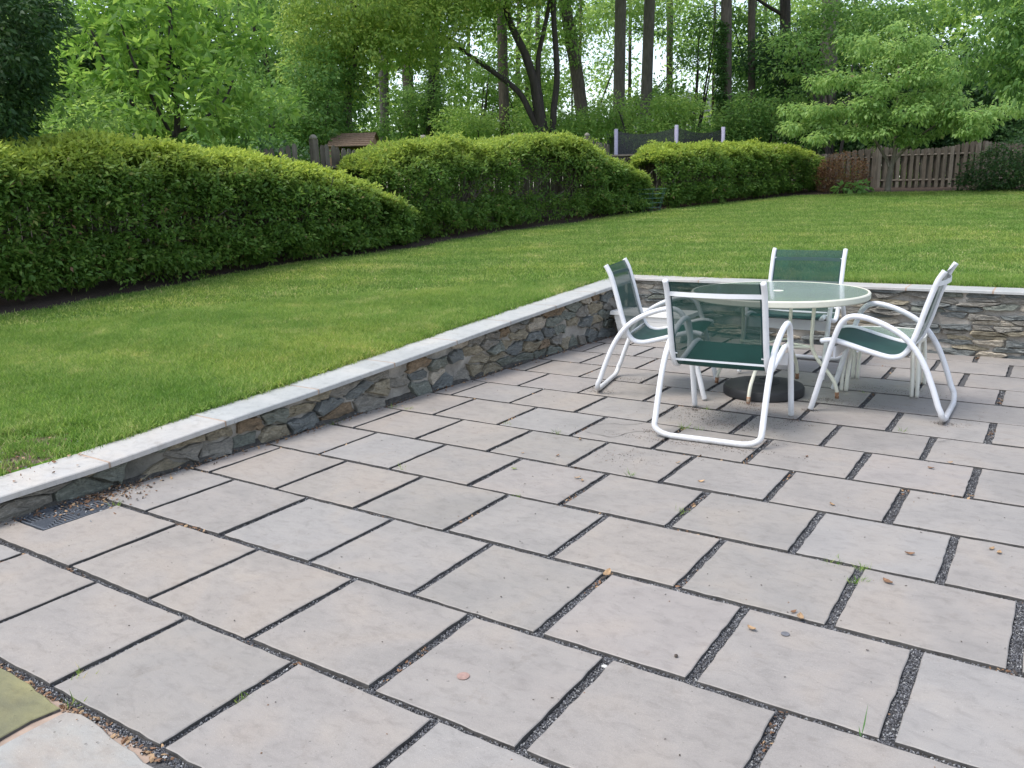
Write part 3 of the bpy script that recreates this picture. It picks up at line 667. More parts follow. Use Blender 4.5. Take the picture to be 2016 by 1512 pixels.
# ------------------------------------------------------------ chairs
ARM = [(0.357, 0.012), (0.343, 0.06), (0.300, 0.235), (0.248, 0.44), (0.212, 0.555), (0.180, 0.605), (0.132, 0.627), (0.058, 0.621), (-0.046, 0.587), (-0.149, 0.530), (-0.224, 0.455), (-0.286, 0.355), (-0.340, 0.225), (-0.378, 0.115)]
RAIL = [(0.322, 0.453), (0.285, 0.462), (0.240, 0.463), (0.190, 0.453), (0.066, 0.418), (-0.053, 0.388), (-0.105, 0.384), (-0.150, 0.397), (-0.185, 0.435), (-0.207, 0.490), (-0.233, 0.572), (-0.265, 0.695), (-0.300, 0.815), (-0.318, 0.865), (-0.346, 0.915)]
def make_chair(scuffed=False):
    W = WHITE_D if scuffed else WHITE
    root = empty('patio_chair'); wa, ws = 0.312, 0.277
    # arm-leg loop, each side one continuous tube joined by the ground bar
    half = [(wa, y, z) for y, z in ARM]
    side = spline(half, 5); a = side[-1]
    corner = []
    R = 0.105; cx, cy, cz = wa, -0.405, 0.024
    pts = side[:]+[Vector((wa, -0.397, 0.075))]
    for k in range(1, 8):
        t = k/8*math.pi/2
        pts.append(Vector((wa-R+R*math.cos(t), -0.397-0.012*math.sin(t), 0.075-0.055*math.sin(t))))
    pts.append(Vector((wa-R, -0.411, 0.019)))
    left = [Vector((-p.x, p.y, p.z)) for p in reversed(pts)]
    MB().tube(pts+left, 0.0175, 10).build('arm_frame', W, root, smooth=True)
    for sx in (-1, 1):
        rail = [Vector((sx*ws, y, z)) for y, z in spline([(0, *p) for p in RAIL], 5) and [(q.y, q.z) for q in spline([(0, *p) for p in RAIL], 5)]]
        r = [0.0172]*len(rail)
        rl = MB().tube(rail, r, 10).build('sling_rail', W, root, smooth=True)
        MB().tube([(sx*(ws-0.012), 0.325, 0.453), (sx*(ws-0.012), 0.331, 0.452)], 0.008, 8).build('end_cap', W, rl)
        # bracket bolt between rail and arm loop
        MB().tube([(sx*(ws-0.030), -0.196, 0.47), (sx*(wa+0.003), -0.196, 0.47)], 0.007, 8).build('bolt', W, root)
    # back brace (bows rearward), lower brace, front cross plate
    br = [Vector((ws*t, -0.306-0.045*(1-t*t), 0.836)) for t in np.linspace(-1, 1, 13)]
    mb = MB(); n = len(br)
    for p in br: mb.v += [(p.x, p.y-0.003, p.z-0.013), (p.x, p.y+0.003, p.z-0.013), (p.x, p.y+0.003, p.z+0.013), (p.x, p.y-0.003, p.z+0.013)]
    for i in range(n-1):
        for k in range(4): l = (k+1) % 4; mb.f.append((i*4+k, (i+1)*4+k, (i+1)*4+l, i*4+l))
    mb.f += [(0, 1, 2, 3), (n*4-1, n*4-2, n*4-3, n*4-4)]
    mb.build('back_brace', W, root)
    MB().box((-ws+0.01, -0.192, 0.424), (ws-0.01, -0.184, 0.436)).build('lower_brace', W, root)
    MB().box((-wa+0.012, 0.228, 0.355), (wa-0.012, 0.240, 0.43)).build('front_plate', W, root)
    MB().tube([(-ws, 0.10, 0.404), (ws, 0.10, 0.404)], 0.007, 8).build('cross_tube', W, root)
    # sling, following the rails; seat and back as two parts of fabric
    R2 = [(q.y, q.z) for q in spline([(0, *p) for p in RAIL], 5)]
    i0 = 1; isp = min(range(len(R2)), key=lambda i: abs(R2[i][0]+0.175)+abs(R2[i][1]-0.42)); i1 = len(R2)-2
    def cloth(i0, i1, xa, xb, name, mat, sag=0.006):
        V = []; Fc = []; nx = 8
        for i in range(i0, i1+1):
            y, z = R2[i]; q = R2[min(i+1, len(R2)-1)]; p = R2[max(i-1, 0)]; ty, tz = q[0]-p[0], q[1]-p[1]; l = math.hypot(ty, tz); ny, nz = tz/l, -ty/l
            if nz < 0 and abs(nz) > abs(ny): ny, nz = -ny, -nz
            for k in range(nx+1):
                x = xa+(xb-xa)*k/nx; s = sag*(1-(x/0.27)**2)
                V.append((x, y-abs(ny)*s, z-abs(nz)*s*0.8))
        m_ = i1-i0
        for i in range(m_):
            for k in range(nx): a = i*(nx+1)+k; Fc.append((a, a+1, a+nx+2, a+nx+1))
        return obj(name, V, Fc, mat, root, smooth=True)
    e = 0.252
    cloth(i0, isp, -e, e, 'seat', SLING_S); cloth(isp, i1, -e, e, 'backrest', SLING_B)
    for sx in (-1, 1):
        cloth(i0, i1, sx*e if sx > 0 else sx*(e+0.016), sx*(e+0.016) if sx > 0 else sx*e, 'sling_hem', SLING_E)
    return root
def copy_tree(o, parent=None):
    c = o.copy(); COL.objects.link(c)
    if parent: c.parent = parent
    for ch in o.children: copy_tree(ch, c)
    return c
POSES = [((-3.282, 7.531), 0.054, 'white framed chair with green mesh, nearest the camera, its back turned', False),
         ((-4.77, 9.009), -1.352, 'green mesh chair on the left side of the glass table, in profile facing right', False),
         ((-3.463, 11.144), 3.145, 'green mesh chair behind the glass table, facing the camera', False),
         ((-1.851, 9.306), 1.57, 'scuffed green mesh chair on the right side of the glass table, facing left', True)]
ch0 = make_chair(); ch4 = make_chair(True)
bpy.context.view_layer.update()
for i, ((x, y), rz, lab, sc_) in enumerate(POSES):
    c = ch0 if i == 0 else ch4 if sc_ else copy_tree(ch0)
    c.location = (x*U, y*U, 0.001); c.rotation_euler = (0, 0, rz); tag(c, lab, 'chair', 'chairs around the glass table')

# ------------------------------------------------------------ table
tx, ty, TR, TZ = -3.29*U, 9.57*U, 0.59, 0.712
tb = empty('patio_table', (tx, ty, 0), -0.10); tag(tb, 'round table with pebbled glass top and cream metal rim and legs', 'table')
rim = MB().lathe([(TR-0.022, TZ-0.042), (TR-0.001, TZ-0.042), (TR+0.004, TZ-0.036), (TR+0.004, TZ-0.006), (TR-0.002, TZ+0.002), (TR-0.012, TZ+0.002), (TR-0.014, TZ-0.0035), (TR-0.022, TZ-0.0035)], 72)
rim.f = rim.f[:-2]
n0 = 0
for k in range(72): l = (k+1) % 72; rim.f.append((7*72+k, 7*72+l, l, k))
autosmooth(rim.build('rim', CREAM, tb), 35)
gl = MB().lathe([(0.024, TZ-0.006), (TR-0.024, TZ-0.006), (TR-0.016, TZ-0.003), (TR-0.016, TZ+0.0005), (0.024, TZ+0.0005)], 72); gl.f = gl.f[:-2]
for k in range(72): l = (k+1) % 72; gl.f.append((4*72+k, 4*72+l, l, k))
autosmooth(gl.build('glass_top', GLASS, tb), 35)
MB().lathe([(0.0235, TZ-0.012), (0.034, TZ-0.012), (0.034, TZ+0.002), (0.0235, TZ+0.003)], 20).build('hole_collar', CREAM, tb, smooth=True)
for k in range(4):
    a = -math.pi/2+k*math.pi/2; c, s = math.cos(a), math.sin(a)
    pr_ = [(0.30, 0.688), (0.272, 0.66), (0.255, 0.62), (0.250, 0.5), (0.248, 0.38), (0.262, 0.31), (0.305, 0.245), (0.365, 0.18), (0.415, 0.115), (0.437, 0.05), (0.441, 0.006)]
    lg = MB().tube(spline([(r*c, r*s, z) for r, z in pr_], 4), 0.0125, 10).build('leg', CREAM, tb, smooth=True)
    MB().tube([(0.441*c, 0.441*s, 0.0), (0.4385*c, 0.4385*s, 0.045)], 0.0132, 10).build('foot', RUST, lg, smooth=True)
    MB().box((-0.012, -0.30, 0.0), (0.012, 0.30, 0.01)) if False else None
    MB().tube([(0.27*c, 0.27*s, 0.685), (0.575*c, 0.575*s, 0.685)], 0.009, 8).build('top_bracket', CREAM, tb)
    a2 = a+math.pi/2
    arc = spline([(0.25*math.cos(a), 0.25*math.sin(a), 0.335), (0.15*math.cos(a+0.35), 0.15*math.sin(a+0.35), 0.335), (0.085*math.cos(a+math.pi/4), 0.085*math.sin(a+math.pi/4), 0.335), (0.15*math.cos(a2-0.35), 0.15*math.sin(a2-0.35), 0.335), (0.25*math.cos(a2), 0.25*math.sin(a2), 0.335)], 6)
    MB().tube(arc, 0.010, 8).build('brace', CREAM, tb, smooth=True)
# umbrella base
ub = empty('umbrella_base', (-3.37*U, 9.33*U, 0.0)); tag(ub, 'round black umbrella base on the paving under the table', 'umbrella base')
autosmooth(MB().lathe([(0.268, 0.001), (0.274, 0.008), (0.274, 0.052), (0.266, 0.066), (0.250, 0.072), (0.13, 0.084), (0.115, 0.085)], 64).build('disc', BLACK, ub), 35)
autosmooth(MB().lathe([(0.112, 0.083), (0.108, 0.100), (0.098, 0.104), (0.03, 0.106), (0.028, 0.09), (0.0, 0.09)], 40).build('collar', BLACK, ub), 35)

# small glass side table
st = empty('side_table', (-1.99*U, 10.40*U, 0), 0.03); tag(st, 'small low glass side table with paired cream legs behind the right chair', 'side table')
sz = 0.40
rim = MB()
def sq(r, n=48, p=4.0):
    o = []
    for k in range(n):
        a = 2*math.pi*k/n; c, s = math.cos(a), math.sin(a); f = (abs(c)**p+abs(s)**p)**(-1/p); o.append((r*f*c, r*f*s))
    return o
def ring(mb, loops):
    n0 = len(mb.v); n = len(loops[0][0])
    for lp, z in loops: mb.v += [(x, y, z) for x, y in lp]
    m_ = len(loops)
    for i in range(m_):
        j = (i+1) % m_
        for k in range(n): l = (k+1) % n; mb.f.append((n0+i*n+k, n0+i*n+l, n0+j*n+l, n0+j*n+k))
ring(rim, [(sq(0.222), sz-0.03), (sq(0.246), sz-0.03), (sq(0.250), sz-0.005), (sq(0.240), sz+0.002), (sq(0.226), sz-0.002)])
autosmooth(rim.build('rim', CREAM_D, st), 40)
lp = sq(0.2285); mb = MB(); mb.v = [(x, y, sz-0.006) for x, y in lp]+[(x, y, sz) for x, y in lp]; mb.f = [tuple(reversed(range(48))), tuple(range(48, 96))]+[(k, (k+1) % 48, 48+(k+1) % 48, 48+k) for k in range(48)]
mb.build('glass_top', GLASS, st)
for sx in (-1, 1):
    for sy in (-1, 1):
        lg = MB()
        for o_ in (-0.016, 0.016):
            lg.tube(spline([(sx*0.205+o_*sy, sy*0.17-o_*sx*0.2, sz-0.035), (sx*0.212+o_*sy, sy*0.195, 0.26), (sx*0.222+o_*sy, sy*0.212, 0.12), (sx*0.226+o_*sy, sy*0.218, 0.004)], 4), 0.0135, 8)
        lg.build('leg', CREAM_D, st, smooth=True)
    MB().box((sx*0.205-0.006 if sx > 0 else sx*0.205-0.006, -0.17, sz-0.085), (sx*0.205+0.006, 0.17, sz-0.034)).build('apron', CREAM_D, st)
# low white resin box against the far wall
wbx = empty('step_box', (-6.52*U, 12.72*U, 0), 0.0); tag(wbx, 'low white plastic box with grooved front, by the far wall behind the left chair', 'storage box')
def taper(zb, zt, wb_, wt, db, dt):
    return [(-wb_, -db, zb), (wb_, -db, zb), (wb_, db, zb), (-wb_, db, zb), (-wt, -dt, zt), (wt, -dt, zt), (wt, dt, zt), (-wt, dt, zt)]
BF = [(3, 2, 1, 0), (4, 5, 6, 7), (0, 1, 5, 4), (1, 2, 6, 5), (2, 3, 7, 6), (3, 0, 4, 7)]
for k in range(5):
    z0, z1 = 0.002+k*0.046, 0.002+(k+1)*0.046-0.004; f = lambda z: z/0.24
    obj('panel', taper(z0, z1, 0.31+0.055*f(z0), 0.31+0.055*f(z1), 0.13+0.02*f(z0), 0.13+0.02*f(z1)), BF, PLASTIC, wbx)
obj('core', taper(0.01, 0.235, 0.305, 0.36, 0.125, 0.145), BF, PLASTIC, wbx)
obj('lid', taper(0.236, 0.272, 0.402, 0.396, 0.165, 0.16), BF, PLASTIC, wbx)

# ------------------------------------------------------------ fences
def gz(x, y): return float(ground(x, y))*U
def picket_mesh(w, t, h=1.0, pt=0.035):
    V = []
    for y in (-t/2, t/2):
        V += [(-w/2, y, 0), (w/2, y, 0), (w/2, y, h-pt), (w*0.22, y, h), (-w*0.22, y, h), (-w/2, y, h-pt)]
    me = bpy.data.meshes.new('picket'); me.from_pydata(V, [], [(0, 1, 2, 3, 4, 5), (11, 10, 9, 8, 7, 6)]+[(i, 6+i, 6+(i+1) % 6, (i+1) % 6) for i in range(6)]); return me
def post_cap(parent, x, y, z, mat, r=0.075):
    MB().lathe([(r, z), (r, z+0.025), (r*0.8, z+0.05), (r*0.35, z+0.07), (0.0, z+0.074)], 10, (x, y)).build('post_cap', mat, parent, smooth=True)
CAPM = simple('post_cap_wood', (0.20, 0.18, 0.15), 0.8, 0.2, 30, 0.2)
def fence(name, pts, h, bay, sp, label, group, sag, mats, seed, both=True, hf=None):
    r = random.Random(seed); root = empty(name, (pts[0][0]*U, pts[0][1]*U, 0)); tag(root, label, 'fence', group)
    ox, oy = pts[0][0]*U, pts[0][1]*U
    P = [Vector((a*U-ox, b*U-oy)) for a, b in pts]
    cum = [0]
    for i in range(len(P)-1): cum.append(cum[-1]+(P[i+1]-P[i]).length)
    T = cum[-1]
    def pos(s):
        s = min(max(s, 0), T-1e-6); i = max(k for k in range(len(cum)-1) if cum[k] <= s); d = (P[i+1]-P[i]).normalized(); return P[i]+d*(s-cum[i]), math.atan2(d.y, d.x), d
    pm = [picket_mesh(0.088, 0.018) for _ in mats]
    for me, mt in zip(pm, mats): me.materials.append(mt)
    nb = round(T/bay); bay = T/nb
    def H(s): return h*(hf(s) if hf else 1)*(1-sag*math.sin(math.pi*((s/bay) % 1))**1.0)
    for i in range(nb+(seed != 2)):
        p, a, d = pos(i*bay); z = gz((p.x+ox)/U, (p.y+oy)/U); hh = h*(hf(i*bay) if hf else 1)
        mb = MB().box((-0.05, -0.05, z-0.1), (0.05, 0.05, z+hh+(0.03 if name == 'picket_fence' else -0.12))); po = mb.build('post', mats[0], root, loc=(p.x, p.y, 0)); po.rotation_euler.z = a
        if name == 'picket_fence': post_cap(po, 0, 0, z+hh+0.03, CAPM, 0.062)
    for i in range(nb):
        p0, a, d = pos(i*bay); p1, _, _ = pos((i+1)*bay-1e-3)
        z0, z1 = gz((p0.x+ox)/U, (p0.y+oy)/U), gz((p1.x+ox)/U, (p1.y+oy)/U)
        for f in (0.2, 0.75):
            hh = h*f*(hf(i*bay) if hf else 1)
            mb = MB(); mb.tube([(p0.x, p0.y, z0+hh), (p1.x, p1.y, z1+hh)], 0.035, 4); mb.build('rail', mats[0], root)
    s = 0.08; n = 0; side = 1
    while s < T and n < 296:
        p, a, d = pos(s); z = gz((p.x+ox)/U, (p.y+oy)/U); k = r.randrange(len(mats)); nr = Vector((-d.y, d.x))
        off = 0.038*side
        q = p+nr*off
        o = same('picket', pm[k], root, (q.x, q.y, z+0.04+r.uniform(-.01, .01)), (r.uniform(-.01, .01), r.uniform(-.015, .015), a+r.uniform(-.02, .02)), (r.uniform(0.94, 1.06), 1, H(s)-0.04+r.uniform(-.012, .012)))
        if both: side = -side
        s += sp*r.uniform(0.94, 1.06); n += 1
    return root
fence('picket_fence', [(-20.4, 17.5), (-19.6, 24), (-18.5, 30.5), (-16.9, 41), (-15, 51)], 1.68, 2.3, 0.107, 'weathered grey picket fence running behind the hedges on the left', 'boundary fences', 0.10, FENCE, 1, both=False, hf=lambda s: 1 if s < 8.2 else 0.80)
fence('picket_fence', [(-22.4, -3), (-22.2, 4), (-21.6, 10), (-20.48, 17.0)], 1.66, 2.3, 0.125, 'near stretch of picket fence, only its slits seen low through the long left hedge', 'boundary fences', 0.06, FENCE, 2, both=False)
fence('board_fence', [(-14.9, 51), (-9, 51.2), (-2, 50.8), (7.5, 50.2), (16, 50)], 1.30, 2.4, 0.084, 'brown board fence across the far right end of the lawn', 'boundary fences', 0.13, [FENCE[0], FENCE[2], FENCE[1]], 3, both=True, hf=lambda s: 0.93+0.012*min(s, 12))

# ------------------------------------------------------------ foliage builders
def sph(n):
    v = rng.normal(size=(n, 3)); return unit(v)
def clusters_to_leaves(Cc, out, k, spread, L, Wr, droop=0.3, flat=0.5, Lvar=0.25, upbias=0.6, radial=1.0):
    """Cc (n,3) twig tips; out (n,3) outward direction; k leaves each, arrays in metres"""
    n = len(Cc); P = np.repeat(Cc, k, 0); O = np.repeat(out, k, 0)
    d = sph(n*k); d[:, 2] *= flat; d = unit(d)
    P = P+d*spread*rng.random((n*k, 1))**0.6
    D = unit(d*radial+O*0.5+np.array([0, 0, -droop])+rng.normal(size=(n*k, 3))*0.25)
    N = unit(np.array([0, 0, upbias])+O*0.35+rng.normal(size=(n*k, 3))*0.45)
    Ls = L*(1+Lvar*rng.normal(size=n*k)).clip(0.5, 1.6)
    return P, D, N, Ls, Ls*Wr
def blobs_leaves(blobs, k, spread, L, Wr, dens, **kw):
    """blobs: (centre[3] units, radii[3] units, weight) -> leaf arrays (metres)"""
    CC, OO = [], []
    for c, r, w in blobs:
        c = np.array(c)*U; r = np.array(r)*U
        n = max(3, int(dens*w*(r[0]*r[1]+r[0]*r[2]+r[1]*r[2])))
        d = sph(n); rad = rng.random((n, 1))**0.33*0.55+0.45
        rad = rad*(1+0.18*np.sin(d[:, :1]*5+c[0])*np.cos(d[:, 1:2]*4+c[1]))
        CC.append(c+d*rad*r); OO.append(unit(d/r*r.mean()))
    CC = np.concatenate(CC); OO = np.concatenate(OO)
    return clusters_to_leaves(CC, OO, k, spread, L, Wr, **kw)
def crown(name, blobs, mat, parent=None, k=7, spread=0.22, L=0.12, Wr=0.5, dens=40, kind=None, **kw):
    P, D, N, Ls, Ws = blobs_leaves(blobs, k, spread, L, Wr, dens, **kw)
    base = np.repeat(rng.random(len(P)//k+1), k)[:len(P)]
    r = np.clip(base*0.55+rng.random(len(P))*0.45, 0, 1)
    if parent is not None:
        off = np.array(parent.location); P = P-off
    return leaf_obj(name, P, D, N, Ls, Ws, mat, parent, rnd=r, kind=kind)
def trunk_obj(name, path, r0, r1, mat, parent, seg=10, n=5, wob=0.02):
    pts = spline(path, n); m_ = len(pts)
    for i, p in enumerate(pts):
        p += Vector((noise.noise(p*1.3), noise.noise(p*1.3+Vector((5, 5, 5))), 0))*wob*4
    R = [r0+(r1-r0)*i/(m_-1) for i in range(m_)]; R[0] *= 1.18
    return MB().tube(pts, R, seg).build(name, mat, parent, smooth=True)
TREES = []
def tree(name, label, cat, base, stems, blobs, leafkey, bark, group=None, cr=None, limbs=0, extra_rot=0.0):
    """base (units) ; stems list of (path[(px,py,d)] , r0, r1)"""
    bx, by_ = base[0]*U, base[1]*U; root = empty(name, (bx, by_, gz(base[0], base[1]))); tag(root, label, cat, group)
    off = Vector(root.location)
    for i, (path, r0, r1) in enumerate(stems):
        P = [Vector(at(*q)*U)-off for q in path]
        o = trunk_obj('trunk' if i == 0 else 'stem', P, r0, r1, bark, root)
        if limbs and i == 0:
            L_ = MB()
            top = P[-1]; bot = P[0]
            for j in range(limbs):
                t = random.uniform(0.45, 1.0); p = bot.lerp(top, t) if len(P) == 2 else P[min(len(P)-1, 1+int(t*(len(P)-1)))]
                a = random.uniform(0, 6.28); ln = random.uniform(1.2, 2.6); q = p+Vector((math.cos(a)*ln, math.sin(a)*ln, ln*random.uniform(0.2, 0.9)))
                mid = p.lerp(q, 0.5)+Vector((0, 0, -0.12*ln)); L_.tube(spline([p, mid, q], 4), [r1*0.5*(1-0.09*k) for k in range(9)], 5)
            L_.build('limbs', bark, root, smooth=True)
    if blobs:
        c = crown('crown', blobs, LM[leafkey], root, **(cr or {}))
    return root
def B(px, py, d, rx, rz, w=1.0, ry=None):
    """surveyed bearing blob: radii in units (across / up), depth radius ry"""
    return (tuple(at(px, py, d)), (rx, ry if ry else rx, rz), w)
def scatter_blobs(x0, y0, x1, y1, d0, d1, n, r0, r1, flat=0.6, gaps=(), seed=0, w=1.0):
    r = random.Random(seed); out = []
    for _ in range(n*4):
        if len(out) >= n: break
        px, py = r.uniform(x0, x1), r.uniform(y0, y1)
        if any(((px-g[0])/g[2])**2+((py-g[1])/g[3])**2 < 0.6 for g in gaps): continue
        rr_ = r.uniform(r0, r1); out.append(B(px, py, r.uniform(d0, d1), rr_, rr_*flat, w))
    return out
GAPS = [(935, 70, 50, 75), (915, 200, 45, 50), (955, 215, 30, 40), (1150, 40, 30, 40), (1180, 110, 32, 65), (1160, 190, 25, 30), (1245, 100, 16, 80), (1310, 120, 45, 50), (1340, 50, 40, 35), (1400, 150, 32, 60), (1385, 205, 28, 18), (1110, 215, 18, 30), (1050, 60, 10, 40), (720, 265, 18, 20), (728, 190, 14, 25),
        (486, 110, 20, 45), (520, 110, 16, 22), (455, 235, 18, 25), (160, 30, 20, 14), (170, 72, 10, 12), (2000, 20, 26, 22), (1800, 95, 12, 12), (1455, 180, 18, 40), (1515, 175, 22, 35), (1510, 60, 12, 20), (640, 240, 12, 20), (860, 215, 14, 25), (590, 130, 12, 20)]

# -------- hedges
def hedge(name, label, path, zt, fx, back, seed, L, n, top_young=1.0, bot=0.12, lumps=0.16, cat='hedge', hollow=None):
    """path: centre line in units; zt(y)->top z; fx: half depth"""
    global rng
    rg = np.random.default_rng(seed); old = rng; rng = rg
    Pth = np.array([(p.x, p.y) for p in spline([(a, b, 0) for a, b in path], 20)]); seg = np.linalg.norm(np.diff(Pth, axis=0), axis=1); cum = np.concatenate([[0], np.cumsum(seg)])
    q_ = 9; ns_ = n//q_; n = ns_*q_
    s = np.clip(np.repeat(rng.random(ns_)*cum[-1], q_)+rng.normal(size=n)*0.17, 0, cum[-1]); X = np.interp(s, cum, Pth[:, 0]); Y = np.interp(s, cum, Pth[:, 1])
    Xa = np.interp(s+0.2, cum, Pth[:, 0])-np.interp(s-0.2, cum, Pth[:, 0]); Ya = np.interp(s+0.2, cum, Pth[:, 1])-np.interp(s-0.2, cum, Pth[:, 1])
    T = unit(np.stack([Xa, Ya, Xa*0], 1)); Nn = np.stack([T[:, 1], -T[:, 0], T[:, 0]*0], 1)   # toward lawn
    th = np.repeat(rng.uniform(-0.95, math.pi*0.85, ns_), q_)+rng.normal(size=n)*0.09       # 0 = lawn side, pi/2 = top
    e = 0.62; c = np.sign(np.cos(th))*np.abs(np.cos(th))**e; sn = np.sign(np.sin(th))*np.abs(np.sin(th))**e
    g0 = ground(X, Y); top = zt(s/cum[-1], Y); bz = g0+bot; mid = bz+(top-bz)*0.40
    endf = np.sqrt(np.clip(np.minimum(s, cum[-1]-s)/1.3, 0.02, 1))
    rz = np.where(sn > 0, top-mid, mid-bz)
    lum = np.array([noise.noise(Vector((s_*0.55, a_*1.3, seed*3.1)))*1.0+0.6*noise.noise(Vector((s_*1.6, a_*2.6, seed))) for s_, a_ in zip(s, th)])
    dep = 1.04-np.repeat(0.46*rng.random(ns_)**1.5, q_)*np.where(th > 0.9, 0.6, 1)-0.05*rng.random(n)+0.20*np.repeat(rng.random(ns_) > 0.90, q_)*rng.random(n)**1.5
    R = (1+lumps*lum)*dep*(0.55+0.45*endf)
    hole = np.array([noise.noise(Vector((s_*1.1+9, a_*2.2, 4+seed))) for s_, a_ in zip(s, th)])
    keep = (th > 0.75) | (hole > -0.46+0.14*(th < 0.0)) 
    fine = np.repeat(np.array([noise.noise(Vector((a_*2.3, b_*3.1, 11+seed))) for a_, b_ in zip(s[::q_], th[::q_])]), q_)
    keep &= (th > 0.95) | (fine > -0.12) | (dep < 0.84)
    if hollow: keep &= ~((s > hollow[0]) & (s < hollow[1]) & (th < 0.85) & (rng.random(n) < 0.86*np.sin(math.pi*np.clip((s-hollow[0])/(hollow[1]-hollow[0]), 0, 1))**0.5))
    pos = np.stack([X, Y, mid], 1)+Nn*(c*fx*R)[:, None]; pos[:, 2] += sn*rz*(1+0.55*lumps*lum*(sn > 0))*np.where(sn > 0, (1-0.15*(1-dep)*3)*(0.75+0.25*endf), dep)
    pos = pos[keep]; th = th[keep]; dep = dep[keep]; O = unit(Nn[keep]*np.cos(th)[:, None]+np.array([0, 0, 1])*np.sin(th)[:, None])
    k = 5
    P, D, N, Ls, Ws = clusters_to_leaves(pos*U, O, k, 0.02+L*0.3, L, 0.46, droop=0.02, flat=0.7, upbias=0.55)
    topness = np.repeat(np.clip((np.sin(th)-0.35)/0.5, 0, 1)*np.clip((dep-0.74)/0.14, 0, 1), k)
    nz = np.repeat(rng.random(len(pos)), k)
    young = np.clip(topness*(0.35+0.75*nz)*top_young+0.12*(rng.random(len(P)) > 0.85), 0, 1)
    root = empty(name, (Pth[0, 0]*U, Pth[0, 1]*U, 0)); tag(root, label, cat, 'clipped azalea hedges along the fence')
    off = np.array(root.location)
    fo = leaf_obj('foliage', P-off, D, N, Ls, Ws, LM['azalea'], root, rnd=np.clip(np.repeat(rng.random(len(pos)), k)*0.6+rng.random(len(P))*0.42, 0, 1), young=young)
    # bare stems
    mb = MB(); r = random.Random(seed)
    for _ in range(int(cum[-1]*2.2)):
        s0 = r.uniform(0.5, cum[-1]-0.5); x, y = float(np.interp(s0, cum, Pth[:, 0])), float(np.interp(s0, cum, Pth[:, 1])); g = float(ground(x, y)); hgt = 1.6
        b0 = Vector((x+r.uniform(-.3, .4), y, g))*U
        for _k in range(r.randint(2, 4)):
            q = Vector((x+r.uniform(-0.5, 1.3)*fx*0.8, y+r.uniform(-1.2, 1.2), g+r.uniform(1.3, 2.4)))*U; md = b0.lerp(q, 0.5)+Vector((r.uniform(-.1, .1), r.uniform(-.1, .1), 0.04))
            mb.tube([tuple(v-Vector(off)) for v in spline([b0, md, q], 3)], [0.012, 0.011, 0.010, 0.009, 0.008, 0.006, 0.005], 4)
    st_ = mb.build('stems', BARK_G, root)
    rng = old
    return root
z1 = lambda t, y: np.interp(y, [-6, 5, 7.4, 8.6, 11, 13, 15.5, 17.4, 18.6, 20.2], [4.3, 4.2, 4.15, 4.22, 4.18, 4.02, 3.6, 3.08, 2.65, 2.1])
hedge('azalea_hedge', 'long near hedge on the left with bright yellow green top growth', [(-19.3, -5), (-19.3, 4), (-19.35, 9), (-19.2, 14), (-18.9, 19.3)], z1, 1.95, 0, 3, 0.060, 72000, 1.15)
z2 = lambda t, y: np.interp(y, [17.5, 18.3, 19.5, 23, 26, 29, 31, 33, 35.2], [3.9, 4.25, 4.4, 4.6, 4.86, 4.75, 4.2, 3.5, 2.7])
hedge('azalea_hedge', 'middle hedge with a dark hollow of bare stems at its right end', [(-19.35, 18.1), (-18.9, 22), (-18.3, 27), (-17.6, 32), (-17.3, 34.4)], z2, 1.7, 0, 4, 0.060, 42000, 0.7, lumps=0.24, hollow=(6.5, 11.5))
z3 = lambda t, y: np.interp(y, [33, 35, 40, 45, 49, 51], [4.2, 4.7, 4.8, 4.85, 4.65, 3.9])
hedge('azalea_hedge', 'right hedge of rounded bushes in front of the trampoline', [(-16.75, 34.6), (-16.2, 37.5), (-15.3, 42), (-14.3, 46.5), (-13.4, 50)], z3, 1.65, 0, 5, 0.068, 26000, 0.9, lumps=0.28)

def bush(name, label, cat, blobs, key, base, cr, group=None):
    root = empty(name, (base[0]*U, base[1]*U, gz(*base))); tag(root, label, cat, group)
    off = Vector(root.location); mb = MB()
    for c, r_, w in blobs[:8]:
        q = Vector(c)*U-off; mb.tube(spline([Vector((0, 0, -0.05)), q*0.5+Vector((0, 0, 0.05)), q], 3), [0.025, 0.022, 0.02, 0.017, 0.014, 0.010, 0.006], 5)
    mb.build('stems', BARK, root); crown('foliage', blobs, LM[key], root, **cr); return root
bb = at(1660, 374, 50.8); bush('bush', 'rusty brown rounded bush at the right end of the hedges', 'bush', [B(1660, 342, 50.8, 1.3, 1.1), B(1635, 352, 50.8, 0.8, 0.8), B(1688, 350, 50.8, 0.6, 0.7)], 'rust', (bb[0], bb[1]), dict(k=7, spread=0.07, L=0.06, dens=300))
bb = at(1682, 372, 49.3); bush('hosta', 'bright green low hosta in front of the rusty bush', 'plant', [B(1680, 368, 49.3, 0.7, 0.25), B(1695, 370, 49.1, 0.4, 0.2)], 'hosta', (bb[0], bb[1]), dict(k=6, spread=0.10, L=0.17, Wr=0.6, dens=60, droop=0.4))
bb = at(1975, 376, 50); bush('bush', 'large dark green bush at the right edge of the lawn', 'bush', [B(1955, 340, 49.5, 1.5, 1.1), B(2005, 325, 49.5, 1.6, 1.5), B(1915, 360, 49.3, 0.9, 0.6), B(2060, 335, 49.5, 1.6, 1.4)], 'dark', (bb[0], bb[1]), dict(k=7, spread=0.10, L=0.07, dens=220))
bb = at(760, 480, 30); 
